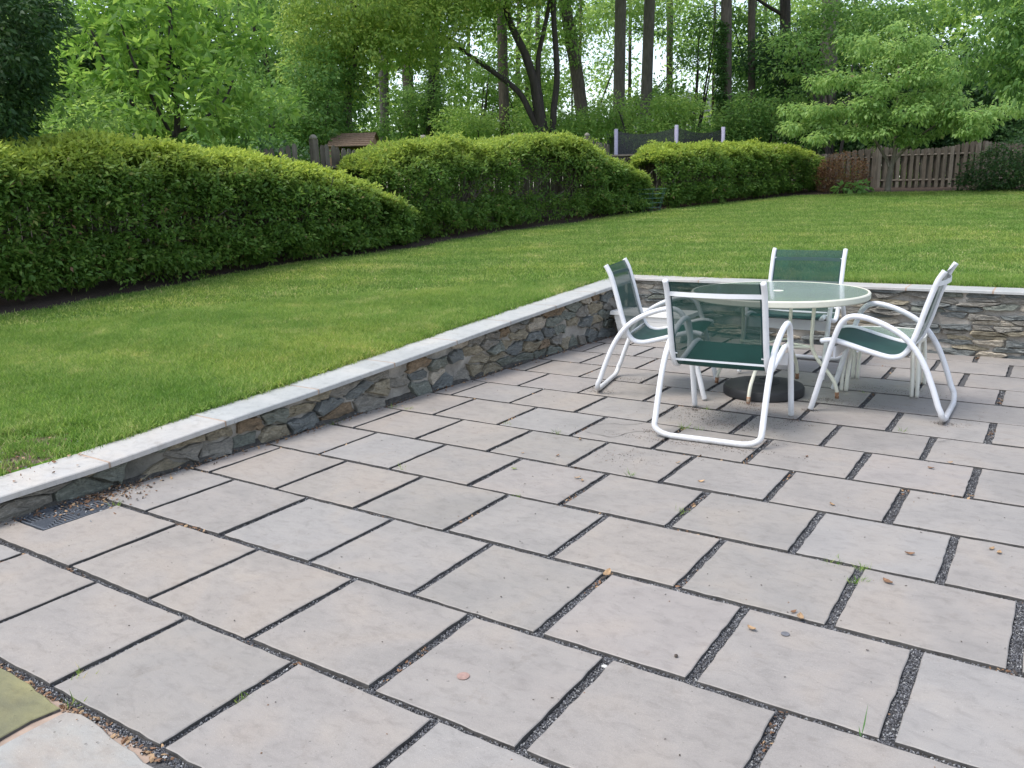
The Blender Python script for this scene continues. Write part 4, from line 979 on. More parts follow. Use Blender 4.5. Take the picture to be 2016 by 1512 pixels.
def tuft_plant(name, label, px, py, d, n, h, key, wid=0.012, spread=0.25, cat='plant'):
    c = at(px, py, d); x, y = float(c[0]), float(c[1]); root = empty(name, (x*U, y*U, gz(x, y)+0.04)); tag(root, label, cat)
    P = np.zeros((n, 3)); P[:, :2] = rng.normal(size=(n, 2))*spread*0.4; D = unit(np.concatenate([rng.normal(size=(n, 2))*0.45, np.ones((n, 1))], 1)); N = unit(rng.normal(size=(n, 3)))
    leaf_obj('blades', P, D, N, h*(0.6+0.5*rng.random(n)), np.full(n, wid), LM[key], root, kind='stuff'); return root
for i, (px, py, d, lab) in enumerate([(730, 478, 28.5, 'larger clump of long grassy leaves at the mulch edge between two hedges'), (785, 470, 30, 'grassy clump just right of the larger clump, at the bed edge')]):
    tuft_plant('lily_clump', lab, px, py, d, 130 if i == 0 else 70, 0.42, 'grass', 0.014, 0.8 if i == 0 else 0.4)

# ------------------------------------------------------------ trees
def base_of(px, d):
    q = at(px, 380, d); return (float(q[0]), float(q[1]))
def straight(px0, px1, d, w_px, bot=330, top=-330, w1=0.8, mid=None):
    r = w_px/2/F_*d*U
    path = [(px0, bot, d)]+([mid+(d,)] if mid else [])+[(px1, top, d)]
    return (path, r, r*w1)
HI = dict(k=8, spread=0.32, L=0.15, Wr=0.55, dens=34)
def high_crown(px, d, seed, n=3, r=(3.5, 6.5), y0=-560, y1=-60, xs=150):
    return scatter_blobs(px-xs, y0, px+xs, y1, d-5, d+5, n, r[0], r[1], 0.55, seed=seed)
# name, label, px bottom, px top, d, width px, leaf, bark, low foliage blobs
tall = [
 (812, 796, 62, 22, 'mid', BARK, 'tall straight brown trunk left of centre, rising behind the middle hedge'),
 (757, 752, 70, 15, 'mid', BARK_G, 'thinner trunk just left of the tall brown trunk, by the playhouse roof'),
 (998, 985, 58, 21, 'light', BARK, 'tall ivy flecked trunk directly left of the many stemmed tree'),
 (1217, 1223, 64, 23, 'light', BARK_G, 'left one of the two tall grey trunks standing close together'),
 (1268, 1281, 66, 22, 'mid', BARK_G, 'right one of the two tall grey trunks standing close together'),
 (1430, 1429, 58, 21, 'light', BARK, 'tall trunk with ivy up its left side behind the trampoline'),
 (1482, 1478, 66, 14, 'mid', BARK, 'slender trunk to the right of the ivy clad one'),
 (1549, 1545, 70, 20, 'dark', BARK_D, 'dark trunk in the shade right of the slender trunk'),
 (1622, 1636, 62, 32, 'mid', BARK_G, 'widest trunk, moss grey, half hidden behind the pale green dogwood'),
 (484, 470, 66, 10, 'mid', BARK_D, 'thin dark trunk against the sky gap on the left, left of its twin'),
 (510, 500, 68, 10, 'mid', BARK_D, 'thin dark trunk against the sky gap on the left, right of its twin'),
]
for i, (p0, p1, d, w, lk, bk, lab) in enumerate(tall):
    dx = (p1-p0)*0.9
    tree('tall_tree', lab, 'tree', base_of(p0, d), [straight(p0, p1+dx, d, w)], high_crown(p1+dx, d, 40+i), lk, bk, 'tall woodland trees beyond the fence', HI, limbs=5)
# leaning vine covered tree
r = 13/F_*60*U
tree('leaning_tree', 'thick trunk leaning left, wrapped in green vines, right of the many stemmed tree', 'tree', base_of(1160, 60), [([(1162, 330, 60), (1148, 230, 60), (1128, 100, 60), (1112, 0, 60), (1060, -260, 60)], r, r*0.75)],
     [B(1118, 30, 59.6, 0.9, 1.6, 1.6), B(1128, 95, 59.6, 0.8, 1.2, 1.2), B(1108, -40, 60, 1.5, 1.4), B(1090, -120, 60, 3.5, 2.2)]+high_crown(1060, 60, 70, 5), 'light', BARK, None, dict(k=8, spread=0.2, L=0.11, dens=70))
# ivy clad dark column
r = 9/F_*60*U
tree('ivy_tree', 'dark ivy clad trunk between the tall brown trunk and the many stemmed tree', 'tree', base_of(848, 60), [([(846, 330, 60), (850, 180, 60), (858, 60, 60), (862, -200, 60)], r, r*0.8)],
     [B(846, 285, 59.8, 0.7, 1.1, 2), B(848, 225, 59.8, 0.65, 1.1, 2), B(852, 160, 59.8, 0.6, 1.1, 2), B(855, 105, 59.8, 0.6, 1.0, 1.6)], 'ivy', BARK_D, None, dict(k=7, spread=0.12, L=0.08, dens=130))
# ivy on the trunk behind the trampoline
# many stemmed tree
d = 50
tree('multi_stem_tree', 'dark tree with four spreading stems, one bending far to the left', 'tree', base_of(1078, d),
     [([(1082, 330, d), (1070, 270, d), (1062, 200, d), (1052, 160, d), (1030, 100, d), (1005, 45, d), (985, -20, d), (960, -140, d)], 10/F_*d*U*1.25, 0.055),
      ([(1060, 185, d), (1058, 150, d), (1062, 100, d), (1078, 30, d), (1090, -30, d), (1100, -150, d)], 0.085, 0.045),
      ([(1064, 262, d), (1045, 222, d), (1010, 170, d), (965, 138, d), (925, 112, d), (893, 82, d), (862, 69, d), (835, 80, d)], 0.10, 0.035),
      ([(1086, 330, d), (1087, 250, d), (1094, 180, d), (1095, 100, d), (1092, 30, d), (1090, -120, d)], 0.105, 0.07),
      ([(862, 69, d), (830, 100, d), (800, 118, d), (780, 140, d)], 0.035, 0.015)],
     [B(850, 60, d, 2.6, 1.0), B(790, 110, d, 2.4, 0.9), B(760, 40, d, 3.0, 1.5), B(900, 20, d, 2.4, 1.2), B(985, 130, d, 0.8, 0.8, .7), B(1040, 60, d, 0.9, 0.9, .6), B(985, 40, d, 0.8, 1.0, .6), B(930, -60, d, 5, 2.5), B(1100, -90, d, 4.5, 2.5), B(1010, -140, d, 5, 3), B(1120, 80, d+1, 0.7, 0.9, .6)],
     'light', BARK_D, None, dict(k=8, spread=0.22, L=0.11, Wr=0.6, dens=48))
# broad light canopy reaching in at the top centre left
tree('broad_tree', 'big tree with yellow green canopy filling the top left of centre', 'tree', base_of(690, 46), [([(690, 330, 46), (686, 200, 46), (700, 60, 46), (690, -150, 46)], 0.12, 0.08)],
     scatter_blobs(580, 10, 900, 130, 42, 50, 15, 1.1, 2.3, 0.42, GAPS, 21)+scatter_blobs(600, -200, 960, -30, 40, 52, 10, 2.5, 4.5, 0.5, (), 22)+[B(650, 60, 44, 2.2, 1.0), B(720, 90, 44, 2.4, 0.8), B(610, 140, 45, 1.8, 0.8), B(845, 40, 45, 2.2, 1.2), B(700, 165, 46, 1.8, 0.7)],
     'yellow', BARK, None, dict(k=8, spread=0.20, L=0.095, Wr=0.62, dens=60, droop=0.5))
# magnolia behind the near hedge
mb_ = []
for px, py, rx, rz in [(160, 60, 1.2, .8), (230, 30, 1.4, .7), (310, 60, 1.4, .9), (370, 30, 1.2, .8), (420, 90, 1.2, .9), (470, 60, .9, .6), (200, 130, 1.4, .9), (290, 130, 1.5, .9), (370, 150, 1.4, .9), (440, 160, 1.2, .8), (510, 50, 0.7, .5), (140, 190, 1.2, .9), (230, 200, 1.5, .8), (320, 215, 1.5, .8), (400, 225, 1.3, .7), (470, 225, 1.1, .6), (100, 240, 1.2, .7), (170, 250, 1.3, .5), (330, 262, 1.2, .3), (240, 80, 1.0, .8), (540, 210, .9, .6), (330, -20, 1.8, .9), (220, -30, 1.6, .8), (400, -40, 1.5, .8)]:
    mb_.append(B(px, py, random.uniform(25.5, 28.5), rx*0.95, rz*0.95))
tree('magnolia_tree', 'magnolia with large glossy bright green leaves behind the near hedge', 'tree', base_of(340, 27), [([(342, 330, 27), (345, 230, 27), (335, 120, 27), (330, 0, 27)], 0.05, 0.025), ([(344, 260, 27), (380, 245, 27), (440, 200, 27.5), (470, 120, 28)], 0.03, 0.012), ([(343, 300, 27), (270, 220, 26.5), (210, 120, 26.5), (180, 60, 26.5)], 0.03, 0.012), ([(342, 280, 27), (300, 200, 26), (265, 120, 26), (240, 40, 26)], 0.028, 0.012)],
     mb_, 'magnolia', BARK_D, None, dict(k=9, spread=0.10, L=0.14, Wr=0.38, dens=46, upbias=0.5, droop=-0.1, flat=0.7))
# dark tree hanging in at the far left
DB = [(0, 40, 15.5, .95, .8), (-40, 80, 15, .9, .9), (45, 105, 16, .45, .5), (0, 150, 15.5, .75, .6), (40, 185, 16, .38, .4), (-15, 210, 15.5, .65, .4), (10, 245, 16, .35, .25), (30, -20, 16, .8, .7), (-40, 250, 15, .6, .4), (62, 45, 16.3, .35, .45)]
db = [B(px_, py_, d_*1.42, rx_*1.42, rz_*1.42) for px_, py_, d_, rx_, rz_ in DB]
tree('dark_tree', 'shaded dark leaved tree hanging in at the left edge', 'tree', (float(at(-60, 380, 23)[0]), float(at(-60, 380, 23)[1])), [([(-60, 520, 23), (-70, 350, 23), (-40, 150, 22.6), (-20, -60, 22.2)], 0.09, 0.05)], db, 'dark', BARK_D, None, dict(k=12, spread=0.11, L=0.068, Wr=0.45, dens=210, droop=0.5))
# pale tiered dogwood by the far fence
dw = []
for px, py, rx, rz in [(1700, 95, 1.1, .28), (1760, 110, 1.5, .3), (1800, 80, 1.0, .22), (1650, 160, 1.3, .22), (1730, 165, 1.6, .25), (1810, 150, 1.5, .25), (1860, 165, 1.2, .22), (1600, 215, 1.6, .25), (1670, 215, 1.6, .3), (1750, 225, 1.8, .28), (1830, 200, 1.5, .25), (1890, 205, 1.2, .2), (1580, 245, 1.0, .2), (1640, 250, 1.3, .2), (1870, 240, 1.6, .22), (1940, 215, 1.4, .22), (1990, 200, 1.2, .2), (1800, 262, 1.2, .22), (1620, 270, .8, .15), (1720, 262, 1.2, .25), (1910, 250, 1.2, .2), (1770, 60, .6, .2), (1840, 120, .9, .2)]:
    for _k in range(4): dw.append(B(px+random.uniform(-1, 1)*rx*26, py+random.uniform(-14, 16), 47+random.uniform(-2.4, 2.2), rx*random.uniform(.35, .62), rz*random.uniform(0.9, 1.6)))
d = 47.3
tree('dogwood_tree', 'pale green dogwood with tiered branches in front of the far board fence', 'tree', base_of(1747, d), [([(1747, 376, d), (1752, 345, d), (1757, 322, d), (1762, 292, d), (1765, 230, d), (1770, 120, d)], 0.075, 0.03), ([(1753, 330, d), (1735, 300, d), (1700, 240, d), (1660, 200, d-1)], 0.045, 0.015), ([(1757, 322, d), (1790, 285, d), (1850, 245, d-1), (1930, 215, d-1)], 0.045, 0.014), ([(1764, 260, d), (1720, 200, d+1), (1690, 120, d+1)], 0.03, 0.01), ([(1764, 250, d), (1830, 190, d+1), (1870, 160, d+1)], 0.03, 0.01)],
     dw, 'dogwood', BARK_G, None, dict(k=10, spread=0.15, L=0.095, Wr=0.55, dens=130, droop=0.85, flat=0.4, upbias=0.9))
# large leaved tree at upper right edge, nearer
tree('large_leaf_tree', 'tree with larger drooping leaves reaching in at the upper right corner', 'tree', base_of(2150, 36), [([(2150, 400, 36), (2140, 200, 36), (2110, 0, 36), (2100, -200, 36)], 0.12, 0.08)],
     [B(1960, 70, 36, 1.1, .5), B(1930, 110, 36, 1.0, .35), B(2000, 120, 36, 1.1, .5), B(1900, 140, 37, .8, .3), B(1990, 30, 36, .8, .4), B(2050, 60, 36, 1.6, 1.2), B(1960, 160, 37, .9, .35), B(2060, 150, 36, 1.5, .8), B(2120, -60, 36, 2.4, 1.6), B(1950, -20, 37, 1.4, .5), B(2015, 175, 37, .8, .3)],
     'mid', BARK, None, dict(k=8, spread=0.14, L=0.115, Wr=0.42, dens=75, droop=0.9, upbias=0.5))
# understory shrubs and small trees beyond the fence
SH = dict(k=8, spread=0.22, L=0.10, Wr=0.5, dens=80)
def shrub(label, px, d, boxes, key, n, rr_, seed, flat=0.6, cr=SH, name='understory_shrub', stems=True):
    bl = []
    for j, (x0, y0, x1, y1) in enumerate(boxes): bl += scatter_blobs(x0, y0, x1, y1, d-2.5, d+2.5, n, rr_[0], rr_[1], flat, () if name == 'sapling' else GAPS, seed+j)
    b = base_of(px, d); root = empty(name, (b[0]*U, b[1]*U, gz(*b))); tag(root, label, 'shrub' if 'shrub' in name else 'tree', 'undergrowth beyond the fence')
    off = Vector(root.location)
    for c, r_, w in bl[:5]:
        q = Vector(c)*U-off; MB().tube(spline([Vector((0, 0, -0.1)), q*0.5+Vector((0.1, 0, 0.2)), q], 3), [0.06, 0.055, 0.05, 0.045, 0.035, 0.025, 0.015], 5).build('stem', BARK_D, root)
    crown('crown', bl, LM[key], root, **cr); return root
shrub('light green layered shrub behind the trampoline, under the twin trunks', 1250, 52, [(1180, 195, 1350, 275), (1090, 235, 1190, 285)], 'light', 12, (1.0, 1.9), 100, 0.42)
shrub('green thicket left of the many stemmed tree, above the middle hedge', 940, 56, [(880, 215, 1000, 285)], 'light', 12, (0.9, 1.6), 120, 0.7)
shrub('green thicket around the ivy clad trunk', 820, 60, [(770, 180, 900, 280)], 'mid', 12, (0.9, 1.6), 130, 0.7)
shrub('dense green thicket above the gap between the near and middle hedges', 600, 44, [(520, 120, 700, 285), (560, 200, 660, 290)], 'mid', 12, (0.9, 1.7), 140, 0.7)
shrub('green shrub right of the magnolia, above the near hedge', 520, 40, [(440, 190, 560, 285), (380, 240, 540, 300)], 'mid', 9, (0.7, 1.3), 150, 0.6)
shrub('dark shrub at the far left behind the near hedge', 80, 24, [(0, 215, 240, 290)], 'light', 9, (0.5, 0.9), 160, 0.6, dict(k=8, spread=0.14, L=0.075, dens=110))
shrub('dark undergrowth between the trampoline and the dogwood', 1500, 58, [(1450, 205, 1600, 285), (1390, 235, 1480, 290)], 'mid', 11, (1.0, 1.8), 170, 0.55)
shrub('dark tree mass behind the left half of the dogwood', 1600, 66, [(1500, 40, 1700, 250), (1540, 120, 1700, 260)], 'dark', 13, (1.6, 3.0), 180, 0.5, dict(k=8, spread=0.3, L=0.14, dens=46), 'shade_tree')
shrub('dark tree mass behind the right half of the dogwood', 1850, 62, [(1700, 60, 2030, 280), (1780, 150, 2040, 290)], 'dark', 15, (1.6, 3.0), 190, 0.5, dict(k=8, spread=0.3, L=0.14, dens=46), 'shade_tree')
shrub('mid green tree with airy layers above and left of the dogwood', 1640, 56, [(1560, 60, 1700, 200), (1600, 0, 1860, 60)], 'mid', 8, (1.2, 2.2), 200, 0.32, dict(k=8, spread=0.25, L=0.12, dens=50), 'shade_tree')
shrub('tree mass filling the space between magnolia and broad canopy', 560, 60, [(480, 0, 640, 180), (540, 140, 700, 240)], 'mid', 11, (1.3, 2.4), 210, 0.6, dict(k=8, spread=0.28, L=0.13, dens=48), 'shade_tree')
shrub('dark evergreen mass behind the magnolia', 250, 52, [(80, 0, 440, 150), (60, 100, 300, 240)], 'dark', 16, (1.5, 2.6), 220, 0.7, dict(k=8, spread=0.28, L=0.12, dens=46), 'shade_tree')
shrub('young airy tree in front of the sky gap right of the ivy trunk', 930, 72, [(870, 90, 990, 260)], 'light', 6, (1.0, 1.8), 230, 0.6, dict(k=8, spread=0.3, L=0.14, dens=40), 'shade_tree')
shrub('airy tree between the twin trunks and the ivy sided trunk', 1350, 72, [(1290, 20, 1430, 200)], 'mid', 9, (1.2, 2.0), 240, 0.45, dict(k=8, spread=0.3, L=0.14, dens=40), 'shade_tree')
shrub('airy tree right of the ivy sided trunk', 1510, 74, [(1440, 0, 1560, 200)], 'mid', 10, (1.3, 2.2), 250, 0.5, dict(k=8, spread=0.3, L=0.14, dens=40), 'shade_tree')
shrub('leafy tree behind the many stemmed tree', 1060, 74, [(960, 0, 1110, 230)], 'light', 11, (1.0, 1.9), 260, 0.55, dict(k=8, spread=0.3, L=0.14, dens=42), 'shade_tree')
shrub('leafy tree behind the leaning vine covered trunk', 1180, 76, [(1130, 130, 1290, 260), (1150, -20, 1330, 60)], 'light', 7, (1.0, 1.8), 270, 0.5, dict(k=8, spread=0.3, L=0.14, dens=40), 'shade_tree')
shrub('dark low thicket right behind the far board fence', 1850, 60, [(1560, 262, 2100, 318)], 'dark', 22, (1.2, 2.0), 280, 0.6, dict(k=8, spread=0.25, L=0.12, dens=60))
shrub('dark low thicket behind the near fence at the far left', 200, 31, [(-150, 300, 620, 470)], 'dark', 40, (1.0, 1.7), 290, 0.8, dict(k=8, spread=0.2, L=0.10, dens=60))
shrub('sparse sunlit saplings between the tall trunks, seen against the sky', 1120, 84, [(860, 0, 1480, 210)], 'light', 26, (1.2, 2.4), 300, 0.5, dict(k=7, spread=0.42, L=0.17, dens=15), 'sapling')
# ivy up the trunk behind the trampoline
bi = base_of(1420, 57.6); root = empty('ivy_vine', (bi[0]*U, bi[1]*U, gz(*bi))); tag(root, 'green ivy climbing the left side of a tall trunk behind the trampoline', 'ivy')
crown('leaves', [B(1421-(k % 2)*3, 300-k*24, 57.6, 0.33, 0.5, 3) for k in range(11)], LM['ivy'], root, k=6, spread=0.06, L=0.08, dens=260)
# far woodland, one mass with sky gaps
rw = random.Random(77); wb_ = []
for _ in range(640):
    px, py = rw.uniform(-250, 2250), rw.uniform(-60, 330)
    if any(((px-g[0])/(g[2]*0.9))**2+((py-g[1])/(g[3]*0.85))**2 < 1 for g in GAPS): continue
    if 860 < px < 1470 and py < 190 and rw.random() < 0.30: continue
    wb_.append(B(px, py, rw.uniform(82, 125), rw.uniform(2.0, 4.2), rw.uniform(1.2, 2.6)))
for _ in range(150): wb_.append(B(rw.uniform(-250, 2300), rw.uniform(265, 345), rw.uniform(75, 100), rw.uniform(2.0, 3.5), rw.uniform(1.2, 2.2)))
P, D, N, Ls, Ws = blobs_leaves(wb_, 7, 0.5, 0.25, 0.5, 8.5)
far = leaf_obj('distant_woodland', P, D, N, Ls, Ws, LM['light'], None, rnd=np.repeat(rng.random(len(P)//7+1), 7)[:len(P)]); tag(far, 'distant leafy woodland seen between the trees', kind='stuff')
wt = MB()
for _ in range(24):
    px = rw.uniform(-200, 2200); d = rw.uniform(80, 120)
    a = Vector(at(px, 340, d)*U); b_ = Vector(at(px+rw.uniform(-20, 20), -350, d)*U); r_ = rw.uniform(0.07, 0.2)
    wt.tube([a, a.lerp(b_, 0.5), b_], [r_, r_*0.9, r_*0.7], 6)
o = wt.build('distant_trunks', BARK, None, smooth=True); tag(o, 'far off tree trunks of the woodland', kind='stuff')

# ------------------------------------------------------------ things beyond the fence
ROOFM = simple('grey_shingles', (0.22, 0.22, 0.23), 0.9, 0.2, 30, 0.3); SID = simple('pale_siding', (0.30, 0.30, 0.30), 0.7, 0.1, 5, 0)
b0 = at(1375, 300, 118); hs = empty('house', tuple(b0*U)); tag(hs, 'pale house with grey roof glimpsed far behind the trees on the right', 'house')
hs.location.z = float(at(1385, 188, 124)[2])*U-7.6
obj('wall', [(-5, 0, -1), (5, 0, -1), (5, 6, -1), (-5, 6, -1), (-5, 0, 5.2), (5, 0, 5.2), (5, 6, 5.2), (-5, 6, 5.2)], BF, SID, hs)
obj('roof', [(-5.5, -0.5, 5.1), (5.5, -0.5, 5.1), (5.5, 6.5, 5.1), (-5.5, 6.5, 5.1), (-5.3, 3, 7.6), (5.3, 3, 7.6)], [(0, 1, 5, 4), (2, 3, 4, 5), (0, 4, 3), (1, 2, 5), (3, 2, 1, 0)], ROOFM, hs)
hs.rotation_euler.z = 0.5
POLE = simple('lilac_foam_pole', (0.34, 0.32, 0.42), 0.7, 0.1, 20, 0)
def net_mat():
    m, nt, b = nodes('black_net'); b.inputs['Base Color'].default_value = (0.02, 0.022, 0.025, 1)
    t = add(nt, 'ShaderNodeBsdfTransparent'); mx = add(nt, 'ShaderNodeMixShader'); mx.inputs[0].default_value = 0.22
    nt.links.new(b.outputs[0], mx.inputs[1]); nt.links.new(t.outputs[0], mx.inputs[2]); nt.links.new(mx.outputs[0], nt.nodes['Material Output'].inputs[0]); return m
NET = net_mat()
def trampoline(name, label, poles, zb, top, sag=0.12, pm_=POLE):
    c = sum((Vector(at(*p)) for p in poles), Vector())/len(poles)*U; root = empty(name, (c.x, c.y, 0)); tag(root, label, 'trampoline')
    Q = [Vector(at(px, py, d))*U-Vector((c.x, c.y, 0)) for px, py, d in poles]
    for q in Q: MB().tube([(q.x, q.y, gz((q.x+c.x)/U, (q.y+c.y)/U)), (q.x, q.y, q.z)], 0.055, 8).build('pole', pm_, root, smooth=True)
    V = []; Fc = []; n = len(Q); k = 6
    for i in range(n):
        a, b_ = Q[i], Q[(i+1) % n]
        for j in range(k):
            t = j/k; p = a.lerp(b_, t); s_ = sag*math.sin(math.pi*t); V += [(p.x, p.y, p.z-zb), (p.x, p.y, p.z-0.06-s_)]
    m_ = n*k
    for i in range(m_): j = (i+1) % m_; Fc.append((2*i, 2*j, 2*j+1, 2*i+1))
    obj('net', V, Fc, NET, root)
    mb = MB(); mb.tube([(Q[i].lerp(Q[(i+1) % n], t).x, Q[i].lerp(Q[(i+1) % n], t).y, Q[i].z-zb) for i in range(n) for t in (0, .25, .5, .75)], 0.05, 6, closed=True); mb.build('bed_frame', BLACK, root)
    return root
trampoline('trampoline', 'trampoline with dark net and lilac poles behind the right hedge', [(1213, 254, 47), (1332, 246, 47.5), (1424, 250, 49), (1400, 262, 56), (1290, 262, 56), (1198, 262, 54)], 1.5, 0)
trampoline('trampoline', 'grey net enclosure with pale corner post behind the near hedge on the left', [(265, 254, 27), (345, 258, 27.6), (330, 262, 32), (215, 258, 31)], 0.9, 0, 0.02, simple('grey_post', (0.22, 0.22, 0.24), 0.7, 0.1, 20, 0))
# playhouse
ph = at(700, 290, 42); pl = empty('playhouse', (ph[0]*U, ph[1]*U, 0), 0.55); tag(pl, 'wooden play tower with small brown shingled roof behind the middle hedge', 'playhouse')
zt_ = float(at(700, 262, 42)[2])*U; ze = float(at(700, 291, 42)[2])*U
SH_ = simple('cedar_shingle', (0.17, 0.115, 0.08), 0.85, 0.3, 20, 0.4); LUM = simple('cedar_lumber', (0.32, 0.20, 0.12), 0.8, 0.2, 20, 0.3)
for sy in (-1, 1):
    for k in range(7):
        f0, f1 = k/7, (k+1)/7+0.02; y0, y1 = sy*0.75*(1-f0), sy*0.75*(1-f1); z0, z1_ = ze+(zt_-ze)*f0, ze+(zt_-ze)*f1
        h_ = 0.018; obj('shingle_course', [(-0.52, y0, z0+h_), (0.52, y0, z0+h_), (0.52, y1, z1_), (-0.52, y1, z1_), (-0.52, y0, z0), (0.52, y0, z0)], [(0, 1, 2, 3), (4, 5, 1, 0), (3, 2, 5, 4)], SH_, pl)
for sx in (-0.45, 0.45):
    for sy in (-0.6, 0.6): MB().box((sx-0.045, sy-0.045, ze-2.2), (sx+0.045, sy+0.045, ze+0.02)).build('post', LUM, pl)
    obj('gable', [(sx, -0.72, ze), (sx, 0.72, ze), (sx, 0, zt_-0.02)], [(0, 1, 2)], LUM, pl)
MB().box((-0.5, -0.65, ze-0.9), (0.5, 0.65, ze-0.84)).build('deck', LUM, pl)
for k in range(5): MB().box((-0.48+k*0.19, -0.66, ze-0.84), (-0.36+k*0.19, -0.63, ze-0.4)).build('rail_board', LUM, pl)
ph = at(630, 300, 43); aw = empty('play_awning', (ph[0]*U, ph[1]*U, 0), -0.6); tag(aw, 'small low orange brown wooden awning left of the play tower roof', 'awning')
za = float(at(630, 293, 43)[2])*U
obj('roof', [(-0.4, -0.4, za-0.1), (0.4, -0.4, za-0.1), (0.4, 0.2, za+0.06), (-0.4, 0.2, za+0.06), (-0.4, -0.4, za-0.13), (0.4, -0.4, za-0.13), (0.4, 0.2, za+0.03), (-0.4, 0.2, za+0.03)], [(0, 1, 2, 3), (7, 6, 5, 4), (0, 4, 5, 1), (1, 5, 6, 2), (2, 6, 7, 3), (3, 7, 4, 0)], LUM, aw)
for sx in (-0.34, 0.34): MB().box((sx-0.03, -0.1, za-1.6), (sx+0.03, -0.04, za-0.03)).build('post', LUM, aw)
# lamp post heads poking above the hedges
def lantern(px, py, d, label):
    q = at(px, py, d); x, y = float(q[0]), float(q[1]); z0 = gz(x, y); zt2 = float(q[2])*U
    r_ = empty('garden_lantern', (x*U, y*U, z0)); tag(r_, label, 'lantern')
    h_ = zt2-z0
    MB().box((-0.045, -0.045, 0), (0.045, 0.045, h_-0.18)).build('post', FENCE[2], r_)
    MB().lathe([(0.07, h_-0.18), (0.075, h_-0.06), (0.06, h_-0.05)], 8).build('lamp_body', simple('pale_lantern', (0.55, 0.56, 0.58), 0.5, 0.1, 20, 0), r_)
    MB().lathe([(0.13, h_-0.05), (0.13, h_-0.03), (0.03, h_), (0, h_)], 10).build('lamp_cap', CAPM, r_)
lantern(815, 281, 30, 'lantern topped post with wide flat cap poking above the middle hedge')
# green wire plant cage in the gap
q = at(1282, 392, 38.5); wc = empty('wire_support', (q[0]*U, q[1]*U, gz(float(q[0]), float(q[1])))); tag(wc, 'green wire plant support in the gap before the right hedge', 'plant support')
WIRE = simple('teal_wire', (0.05, 0.12, 0.10), 0.5, 0.1, 20, 0)
for k in range(5):
    r_ = 0.22+0.03*k; MB().tube([(r_*math.cos(a), r_*math.sin(a), 0.12+0.10*k) for a in np.linspace(0, 2*math.pi, 17)[:-1]], 0.0035, 4, closed=True).build('hoop', WIRE, wc)
for k in range(6):
    a = k*math.pi/3; MB().tube([(0.2*math.cos(a), 0.2*math.sin(a), 0), (0.34*math.cos(a), 0.34*math.sin(a), 0.54)], 0.0035, 4).build('wire_leg', WIRE, wc)

# ------------------------------------------------------------ grass, gravel, litter (instanced stuff)
def scatter(name, pts, rots, scls, coll_objs, label, parent=None, idx=None):
    me = bpy.data.meshes.new(name); n = len(pts); me.vertices.add(n); me.vertices.foreach_set('co', np.asarray(pts, np.float32).ravel())
    a = me.attributes.new('rot', 'FLOAT_VECTOR', 'POINT'); a.data.foreach_set('vector', np.asarray(rots, np.float32).ravel())
    a = me.attributes.new('scl', 'FLOAT_VECTOR', 'POINT'); a.data.foreach_set('vector', np.asarray(scls, np.float32).ravel())
    o = bpy.data.objects.new(name, me); link(o, parent); tag(o, label, kind='stuff')
    col = bpy.data.collections.new(name+'_sources')
    for c in coll_objs: col.objects.link(c)
    ng = bpy.data.node_groups.new(name+'_scatter', 'GeometryNodeTree')
    ng.interface.new_socket('Geometry', in_out='INPUT', socket_type='NodeSocketGeometry'); ng.interface.new_socket('Geometry', in_out='OUTPUT', socket_type='NodeSocketGeometry')
    N = ng.nodes; gi = N.new('NodeGroupInput'); go = N.new('NodeGroupOutput'); mp = N.new('GeometryNodeMeshToPoints'); ip = N.new('GeometryNodeInstanceOnPoints'); ci = N.new('GeometryNodeCollectionInfo')
    ci.inputs['Collection'].default_value = col; ci.inputs['Separate Children'].default_value = True; ci.inputs['Reset Children'].default_value = True
    na = N.new('GeometryNodeInputNamedAttribute'); na.data_type = 'FLOAT_VECTOR'; na.inputs[0].default_value = 'rot'
    nb = N.new('GeometryNodeInputNamedAttribute'); nb.data_type = 'FLOAT_VECTOR'; nb.inputs[0].default_value = 'scl'
    l = ng.links.new; l(gi.outputs[0], mp.inputs[0]); l(mp.outputs[0], ip.inputs['Points']); l(ci.outputs[0], ip.inputs['Instance']); ip.inputs['Pick Instance'].default_value = True
    l(na.outputs[0], ip.inputs['Rotation']); l(nb.outputs[0], ip.inputs['Scale']); l(ip.outputs[0], go.inputs[0])
    md = o.modifiers.new('scatter', 'NODES'); md.node_group = ng; return o
def tuft(n, h, w, spread, seed, key='grass', lo=0.0, hi=1.0):
    g = np.random.default_rng(seed); P = np.zeros((n, 3)); P[:, :2] = g.normal(size=(n, 2))*spread
    D = unit(np.concatenate([g.normal(size=(n, 2))*0.42, np.ones((n, 1))], 1)); a = g.random(n)*6.28
    S = np.stack([np.cos(a), np.sin(a), np.zeros(n)], 1); L_ = h*(0.55+0.6*g.random(n))
    bend = unit(np.concatenate([D[:, :2], np.zeros((n, 1))], 1))
    m1 = P+D*L_[:, None]*0.55; t = P+D*L_[:, None]*0.95+bend*L_[:, None]*0.22; W = np.full((n, 1), w)
    V = np.stack([P-S*W*0.5, P+S*W*0.5, m1+S*W*0.45, m1-S*W*0.45, t], 1).reshape(-1, 3)
    me = bpy.data.meshes.new('tuft'); Fc = []
    for i in range(n): b = i*5; Fc += [(b, b+1, b+2, b+3), (b+3, b+2, b+4)]
    me.from_pydata(V.tolist(), [], Fc); me.materials.append(LM[key])
    at_ = me.attributes.new('rnd', 'FLOAT', 'FACE'); at_.data.foreach_set('value', np.repeat(lo+(hi-lo)*g.random(n)**1.2, 2).astype(np.float32))
    return bpy.data.objects.new('tuft_source', me)
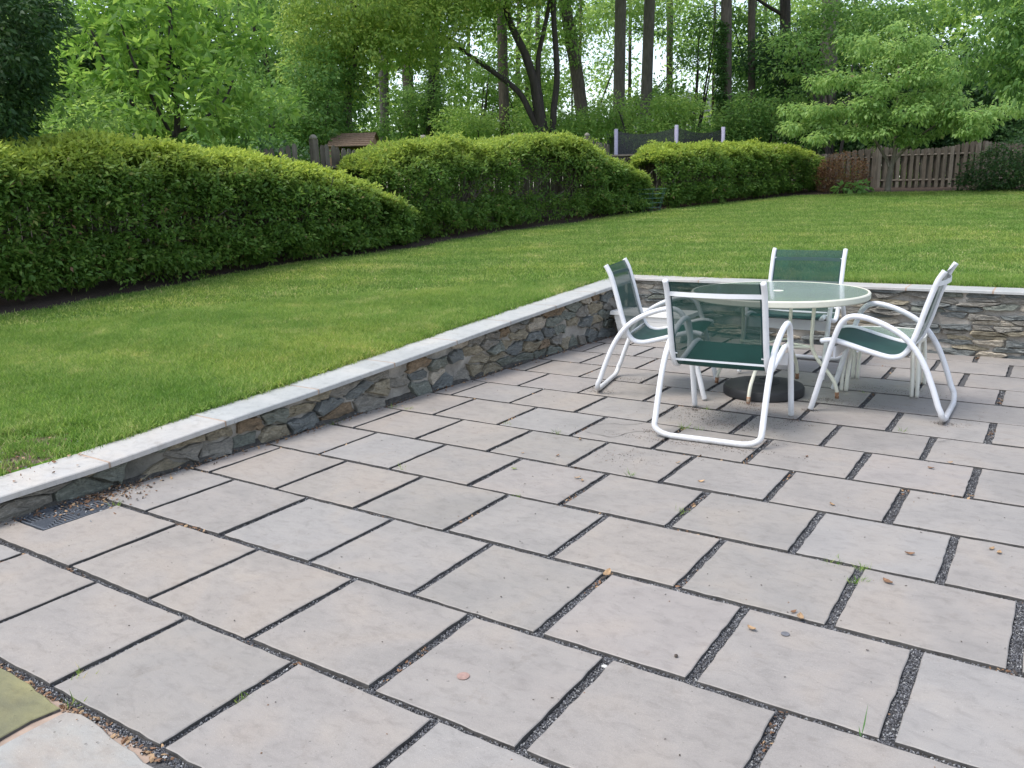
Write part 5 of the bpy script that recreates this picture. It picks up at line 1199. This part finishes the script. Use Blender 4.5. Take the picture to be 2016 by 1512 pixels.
def fan(n, seed):        # clover / broadleaf patch
    g = np.random.default_rng(seed); P = np.concatenate([g.normal(size=(n, 2))*0.035, 0.006+0.014*g.random((n, 1))], 1)
    D = unit(np.concatenate([g.normal(size=(n, 2)), 0.25*np.ones((n, 1))], 1)); Nn = np.tile([0, 0, 1.0], (n, 1))
    L_ = 0.012+0.008*g.random(n); V = leaf_arrays(P, D, Nn, L_, L_*0.9); me = np_mesh('patch', V, np.arange(n*4).reshape(n, 4), LM['grass'], {'rnd': 0.35+g.random(n)*0.5}); return bpy.data.objects.new('patch_source', me)
near = [tuft(24, 0.038, 0.0034, 0.020, s_, lo=0, hi=0.90+0.02*s_) for s_ in range(6)]+[tuft(22, 0.050, 0.0036, 0.020, 9, lo=0.3, hi=1.0), tuft(16, 0.06, 0.004, 0.022, 10, lo=0.55, hi=1.0)]
farT = [tuft(30, 0.034, 0.0055, 0.05, 20+s_, lo=0, hi=0.93) for s_ in range(5)]+[tuft(28, 0.036, 0.006, 0.05, 29, lo=0.25, hi=1.0)]
def in_lawn(x, y):
    ex = np.interp(y, [p[1] for p in EDGE[:13]], [p[0] for p in EDGE[:13]])+0.12*np.sin(y*2.1)
    yw = np.where(y < 13.95, capx(np.minimum(y, 13.95))-0.60, 60)
    ok = (x > ex) & (y < np.interp(x, [-13, -10.5, -8.3, -2.1, 24], [44, 46.6, 47.4, 47.7, 47]))
    return ok & np.where(y < 13.95, x < yw, True)
g = np.random.default_rng(4)
def lawn_pts(n, x0, x1, y0, y1, dmin, dmax):
    x = g.uniform(x0, x1, n); y = g.uniform(y0, y1, n); d = np.hypot(x-CAM[0], y-CAM[1]); k = in_lawn(x, y) & (d >= dmin) & (d < dmax)
    # bare mulchy patch at the near end by the coping
    bare = (((x+9.0)/0.75)**2+((y-1.75)/1.15)**2 < 1)
    k &= ~(bare & (g.random(n) < 0.9)); x, y, d = x[k], y[k], d[k]
    return x, y, d
def frustum(x, y, mrg=650):
    v = np.stack([x, y, ground(x, y)], 1)-CAM; z = v@FW; px = 1008+F_*(v@RT)/z; return (z > 0) & (px > -mrg) & (px < 2016+mrg)
def lay(name, n, box, dr, src, s0, s1, label):
    x, y, d = lawn_pts(n, *box, *dr); k = frustum(x, y); x, y, d = x[k], y[k], d[k]; m_ = len(x)
    z = ground(x, y)+0.002; patch = np.array([noise.noise(Vector((a*0.9, b*0.9, 1.7)))+0.5*noise.noise(Vector((a*3, b*3, 5))) for a, b in zip(x, y)])
    sc_ = (s0+(s1-s0)*g.random(m_))*(1+0.25*patch); rot = np.stack([g.normal(size=m_)*0.12, g.normal(size=m_)*0.12, g.random(m_)*6.28], 1)
    return scatter(name, np.stack([x, y, z], 1)*U, rot, np.stack([sc_, sc_, sc_], 1), src, label)
lay('grass', 420000, (-18, -7, -4, 20), (0, 17), near, 0.75, 1.25, 'short green lawn grass left of the low wall')
lay('grass', 130000, (-7.2, 9, 13.98, 20), (0, 17.2), near, 0.75, 1.25, 'short green lawn grass just behind the far wall')
lay('grass', 190000, (-18, 8, 5, 36), (17, 33), farT, 0.75, 1.15, 'lawn grass in the middle distance')
lay('grass', 150000, (-18, 22, 24, 48.5), (33, 70), farT, 0.9, 1.3, 'lawn grass up the far slope')
x, y, d = lawn_pts(1500, -18, -7.5, -2, 18, 0, 19); m_ = len(x)
scatter('clover', np.stack([x, y, ground(x, y)+0.01], 1)*U, np.stack([x*0, x*0, g.random(m_)*6.28], 1), np.repeat(g.uniform(0.8, 1.4, (m_, 1)), 3, 1), [fan(22, 1), fan(16, 2)], 'clover and broad leaved weeds in the lawn')
V = [(-9.0*U, 1.75*U, float(ground(-9.0, 1.75))*U+0.006)]
for k in range(28):
    a = k/28*2*math.pi; r_ = 0.8+0.25*noise.noise(Vector((math.cos(a)*1.7, math.sin(a)*1.7, 2)))
    for f in (0.5, 1.0):
        x_ = min(-9.0+0.8*r_*f*math.cos(a), float(capx(1.75))-0.62); y_ = 1.75+1.2*r_*f*math.sin(a); V.append((x_*U, y_*U, float(ground(x_, y_))*U+(0.006 if f < 1 else -0.004)))
Fc = []
for k in range(28):
    a, b_ = 1+2*k, 1+2*((k+1) % 28); Fc += [(0, a, b_), (a, a+1, b_+1, b_)]
tag(obj('bare_soil', V, Fc, simple('bare_soil_mat', (0.13, 0.095, 0.065), 0.95, 0.5, 40, 1.0, 70), smooth=True), 'bare brown soil patch in the grass beside the coping', kind='structure')
# gravel chips in the joints
def chip(seed, mat, s=0.0035):
    r = random.Random(seed); V = [(r.uniform(.7, 1.2)*s*a, r.uniform(.7, 1.2)*s*b, r.uniform(.6, 1)*s*c*0.7) for a, b, c in ((1, 0, 0), (-1, 0, 0), (0, 1, 0), (0, -1, 0), (.2, .1, 1), (0, 0, -1))]
    me = bpy.data.meshes.new('chip'); me.from_pydata(V, [], [(0, 2, 4), (2, 1, 4), (1, 3, 4), (3, 0, 4), (2, 0, 5), (1, 2, 5), (3, 1, 5), (0, 3, 5)]); me.materials.append(mat); return bpy.data.objects.new('chip_source', me)
chips = [chip(i, CHIP[[0, 0, 0, 0, 1, 1, 0, 1, 2][i]], 0.0026+0.0005*(i % 3)) for i in range(9)]
P = []
for (x0, y0, x1, y1), w in JOINTS:
    cx, cy = (x0+x1)/2, (y0+y1)/2; dd = math.hypot(cx-CAM[0]*U, cy-CAM[1]*U)
    if dd > 6.5: continue
    L_ = math.hypot(x1-x0, y1-y0); n = int(L_*w*(70000 if dd < 3.6 else 26000)); t = g.random(n); o_ = (g.random(n)-0.5)*w*1.05
    if abs(x1-x0) < abs(y1-y0): P.append(np.stack([x0+o_, y0+(y1-y0)*t], 1))
    else: P.append(np.stack([x0+(x1-x0)*t, y0+o_], 1))
P = np.concatenate(P); n = len(P)
scatter('joint_chips', np.concatenate([P, -0.0155+0.005*g.random((n, 1))], 1), g.random((n, 3))*6.28, np.repeat(g.uniform(0.6, 1.4, (n, 1)), 3, 1), chips, 'dark crushed stone chips in the patio joints')
# crumbs and flecks on the slabs, leaf crumbs in the joints and along the wall base
def flake(seed, mat, s=0.01, th=0.25):
    r = random.Random(seed); n = 6; V = [(s*r.uniform(.5, 1.1)*math.cos(k*6.28/n), s*r.uniform(.3, .6)*math.sin(k*6.28/n), s*th*r.uniform(-.5, .8)) for k in range(n)]+[(0, 0, s*th*0.9)]
    me = bpy.data.meshes.new('flake'); me.from_pydata(V, [], [(k, (k+1) % n, n) for k in range(n)]); me.materials.append(mat); return bpy.data.objects.new('flake_source', me)
specks = [flake(1, TWIG, 0.0045, .5), flake(2, TWIG, 0.003, .6), flake(3, DRY2, 0.004), flake(4, TWIG, 0.006, .2), flake(5, CHIP[2], 0.002, .5)]
n = 1500; xy = np.stack([g.uniform(-4, 2.5, n), g.uniform(-1.2, 6.6, n)], 1)
for px, py, sx_, sy_, c_ in [(1400, 818, .20, .12, 900), (1440, 838, .15, .06, 500), (1640, 792, .25, .07, 500), (1745, 768, .22, .06, 500), (1240, 748, .10, .06, 260), (1200, 700, .15, .08, 260), (1330, 872, .25, .02, 260), (1420, 880, .2, .02, 260), (1560, 830, .12, .06, 200), (1230, 900, .1, .08, 160), (1180, 764, .03, .02, 160), (1288, 850, .04, .02, 140), (1367, 806, .03, .02, 140), (1563, 828, .03, .02, 140), (1596, 808, .03, .02, 140), (1478, 797, .03, .02, 120), (1630, 787, .03, .02, 120), (1500, 872, .05, .02, 140), (1180, 770, .08, .05, 200), (1862, 835, .05, .03, 160), (1480, 800, .12, .08, 300)]:
    q = gp(px, py)*U; xy = np.concatenate([xy, np.stack([g.normal(q[0], sx_, c_), g.normal(q[1], sy_, c_)], 1)])
n = len(xy)
scatter('debris_specks', np.concatenate([xy, np.full((n, 1), 0.002)], 1), np.stack([np.zeros(n), np.zeros(n), g.random(n)*6.28], 1), np.repeat(g.uniform(0.5, 1.3, (n, 1)), 3, 1), specks, 'dark crumbs and specks scattered over the paving')
lit = [flake(11, DRY, 0.010, .3), flake(12, DRY2, 0.012, .35), flake(13, DRY2, 0.008, .4), flake(14, TWIG, 0.011, .25), flake(15, CHIP[2], 0.005, .5), flake(16, DRY2, 0.006, .4)]
P = []
for _ in range(2200):      # wall base
    y = g.uniform(0.6, 13.3); x = float(facex(y))+0.02+abs(g.normal())*0.10; dens = 1 if y < 6 else 0.5
    if g.random() < dens: P.append((x*U, y*U, g.uniform(-0.018, 0.004) if x < facex(y)+.13 else 0.002))
for _ in range(420): P.append((float(g.normal(-3.93, 0.10)), float(g.normal(1.08, 0.14)), 0.004))
for (x0, y0, x1, y1), w in JOINTS:
    if g.random() < 0.42:
        t0 = g.random(); hv = 3
        for _ in range(int(g.integers(6, 34))): t = min(1, max(0, t0+g.normal()*0.13)); P.append((x0+(x1-x0)*t+g.normal()*w*0.22, y0+(y1-y0)*t+g.normal()*w*0.22, g.uniform(-0.018, -0.004)))
for k in range(260): t = g.random(); P.append((gp(0, 1305)[0]*U+t*0.9+g.normal()*0.008, 0.03+g.normal()*0.010, -0.01))
for k in range(600): x = g.normal(-9.0, 0.35); y = g.normal(1.7, 0.55); P.append((x*U, y*U, float(ground(x, y))*U+0.012))
P = np.array(P); n = len(P)
scatter('leaf_litter', P, np.stack([g.normal(size=n)*0.5, g.normal(size=n)*0.5, g.random(n)*6.28], 1), np.repeat(g.uniform(0.5, 1.5, (n, 1)), 3, 1), lit, 'brown leaf crumbs along the wall base and in the joints')
# damp soil lip where the left wall meets the paving
V = []; Fc = []; ns = 160
for i in range(ns+1):
    y = 0.3+(13.3-0.3)*i/ns; x = float(facex(y))
    for k, (dx, dz) in enumerate(((-0.05, 0.04), (0.02, 0.012), (0.07, -0.012), (0.14, -0.045))):
        nz_ = noise.noise(Vector((y*2.4, k*1.3, 2)))
        V.append(((x+dx+0.05*nz_)*U, y*U, (dz+0.045*nz_*(k < 3))*U))
for i in range(ns):
    for k in range(3): a = i*4+k; Fc.append((a, a+4, a+5, a+1))
tag(obj('wall_base_soil', V, Fc, simple('damp_grit', (0.075, 0.07, 0.062), 0.95, 0.6, 60, 1.0, 140), smooth=True), 'dark gritty soil lip between the left wall and the paving', kind='structure')

# single fallen leaves and seed pods on the paving and grass
def curl_leaf(s, seed, mat):
    r = random.Random(seed); V = []; Fc = []; n = 6
    for i in range(n+1):
        t = i/n; w = math.sin(math.pi*t)**0.7*0.28*s+0.0006
        for k in (-1, 0, 1): V.append(((t-0.5)*s, k*w*(0.75+0.3*r.random()), (0.16*abs(k)+0.28*(2*t-1)**2)*s*0.5+0.0025))
    for i in range(n):
        for k in (0, 1): a = i*3+k; Fc.append((a, a+3, a+4, a+1))
    me = bpy.data.meshes.new('fallen_leaf'); me.from_pydata(V, [], Fc); me.materials.append(mat); return me
LF = [curl_leaf(0.045, 1, DRY), curl_leaf(0.05, 2, DRY), curl_leaf(0.055, 3, DRY2)]
GRN = simple('green_pod', (0.18, 0.22, 0.05), 0.6, 0.2, 40, 0)
LF.append(curl_leaf(0.05, 4, GRN))
leafs = [(1480, 1240, 0, 1.1, 'tan curled leaf on the slab below the nearest chair, beside a round dark spot'), (1575, 1218, 1, 1.2, 'orange tan leaf lying in the joint right of the curled tan leaf'), (1748, 1148, 2, 1.1, 'dark orange curled leaf just right of two weed tufts'),
 (1335, 912, 0, .8, 'small tan leaf just below the ground bar of the nearest chair'), (1381, 949, 1, .9, 'tan leaf on the slab below and right of the nearest chair'), (1142, 866, 0, .9, 'pale tan seed pod left of the nearest chair, beside a grass tuft'),
 (1098, 898, 2, .7, 'brown seed husk two slabs left of the nearest chair'), (1029, 893, 0, .6, 'leftmost small tan husk in the row left of the nearest chair'), (1012, 924, 3, .8, 'greenish seed pod alone on a slab left of the nearest chair'),
 (1137, 942, 0, 1.0, 'pair of tan leaf bits on one slab, the left bit'), (1146, 947, 1, .7, 'pair of tan leaf bits on one slab, the right bit'), (1638, 995, 0, 1.0, 'tan leaf on the slab far right of the nearest chair'), (1791, 1092, 2, .9, 'reddish tan leaf above the dark orange curled one'),
 (1952, 1082, 0, .9, 'orange leaf near the right edge, left one of two'), (1967, 1090, 1, .9, 'orange leaf near the right edge, right one of two'), (1588, 900, 2, .7, 'reddish leaf bit below the right chair'), (1833, 923, 2, .9, 'dark brown leaf below the right chair foot'), (1870, 912, 0, .9, 'tan leaf in the joint below the right chair foot'),
 (1911, 978, 0, .9, 'tan leaf at the bottom of a wide joint on the right'), (1195, 1131, 1, 1.3, 'crumpled tan leaf in a joint corner near the middle of the patio'), (75, 998, 2, 1.7, 'brown bark strip at the back of the drain grate'), (1562, 1206, 2, .6, 'dark husk just above the orange tan leaf in the joint')]
for px, py, k, s_, lab in leafs:
    q = gp(px, py); o = same('fallen_leaf', LF[k], None, (q[0]*U, q[1]*U, 0.002), (random.uniform(-.2, .2), random.uniform(-.2, .2), random.uniform(0, 6.28)), (s_*.75, s_*.75, s_*.75)); tag(o, lab, 'leaf', 'fallen leaves on the paving')
q = gp(1191, 1309); o = MB().lathe([(0, -0.004), (0.008, 0), (0.009, 0.004), (0.005, 0.008), (0, 0.009)], 8).build('pebble', PEB, None, smooth=True, loc=(q[0]*U, q[1]*U, -0.008)); o.scale = (1.4, 1, 0.8); tag(o, 'white oval pebble in a joint near the pink round stain', 'pebble')
q = gp(1331, 1294); o = MB().lathe([(0, -0.004), (0.006, 0), (0.006, 0.005), (0, 0.009)], 8).build('pebble', TWIG, None, smooth=True, loc=(q[0]*U, q[1]*U, 0.003)); tag(o, 'tiny dark round seed on a slab above the white pebble', 'seed')
# weeds in the joints
def weed(px, py, n, h, spread, lab, key='grass'):
    q = gp(px, py); root = empty('weed_tuft', (q[0]*U, q[1]*U, -0.015)); tag(root, lab, 'weed', 'weeds in the patio joints')
    g_ = np.random.default_rng(int(px*7+py)); P = np.zeros((n, 3)); P[:, :2] = g_.normal(size=(n, 2))*spread*0.4; D = unit(np.concatenate([g_.normal(size=(n, 2))*0.75, np.ones((n, 1))], 1))
    leaf_obj('blades', P, D, unit(g_.normal(size=(n, 3))), h*0.72*(0.5+0.6*g_.random(n)), np.full(n, 0.003), LM[key], root, kind='stuff')
for w_ in [(228, 993, 34, .06, .03, 'yellow green weed tuft at the corner of the drain grate'), (656, 832, 60, .05, .10, 'mossy weed strip where the wall meets the paving, left of centre'), (770, 802, 14, .07, .03, 'thin weed at the wall base below a blue black stone'), (803, 805, 20, .07, .03, 'grass sprig right of the thin weed at the wall base'),
           (858, 808, 6, .05, .02, 'tiny sprig in a joint right of the grass sprig'), (793, 922, 16, .07, .03, 'grass tuft in a joint near the wall, two rows from it'), (998, 835, 22, .06, .03, 'grass tuft in a joint left of the left chair foot'), (1097, 851, 20, .07, .03, 'grass tuft below the left chair'),
           (1012, 975, 20, .05, .03, 'low green tuft at a joint crossing in mid patio'), (1346, 843, 24, .09, .03, 'wiry weed behind the ground bar of the nearest chair'), (1375, 845, 26, .06, .06, 'yellowish low weed inside the ground bar of the nearest chair'), (1392, 805, 14, .06, .03, 'small weed at the left front foot of the nearest chair'),
           (1640, 1105, 22, .06, .05, 'spreading weed left of a joint crossing on the right'), (1693, 1117, 26, .06, .03, 'green weed right at a joint crossing on the right'), (1686, 1142, 28, .06, .03, 'green weed just below the one at the joint crossing'), (1340, 1005, 18, .06, .04, 'weed in the joint below the nearest chair'),
           (1775, 848, 10, .08, .02, 'two bladed sprig left of the right chair foot'), (1240, 935, 12, .08, .02, 'wiry sprig in the joint below left of the nearest chair'), (1700, 775, 18, .05, .05, 'moss and weed in the joint beside the side table'), (480, 1375, 14, .06, .03, 'weed in a joint at the lower left'),
           (155, 1330, 14, .07, .05, 'thin weed in a joint in the lower left corner'), (140, 1385, 12, .07, .03, 'thin weed beside the mossy flagstone')]: weed(*w_)
q = gp(1695, 1448); root = empty('weed_tuft', (q[0]*U, q[1]*U, -0.01)); tag(root, 'single tall grass blade in the joint near the bottom right', 'weed')
leaf_obj('blade', np.zeros((2, 3)), unit(np.array([[.12, .1, 1], [-.1, .05, .5]])), np.array([[0.3, -1, 0], [0.5, -1, 0.]]), np.array([0.10, 0.035]), np.array([0.004, 0.004]), LM['hosta'], root)
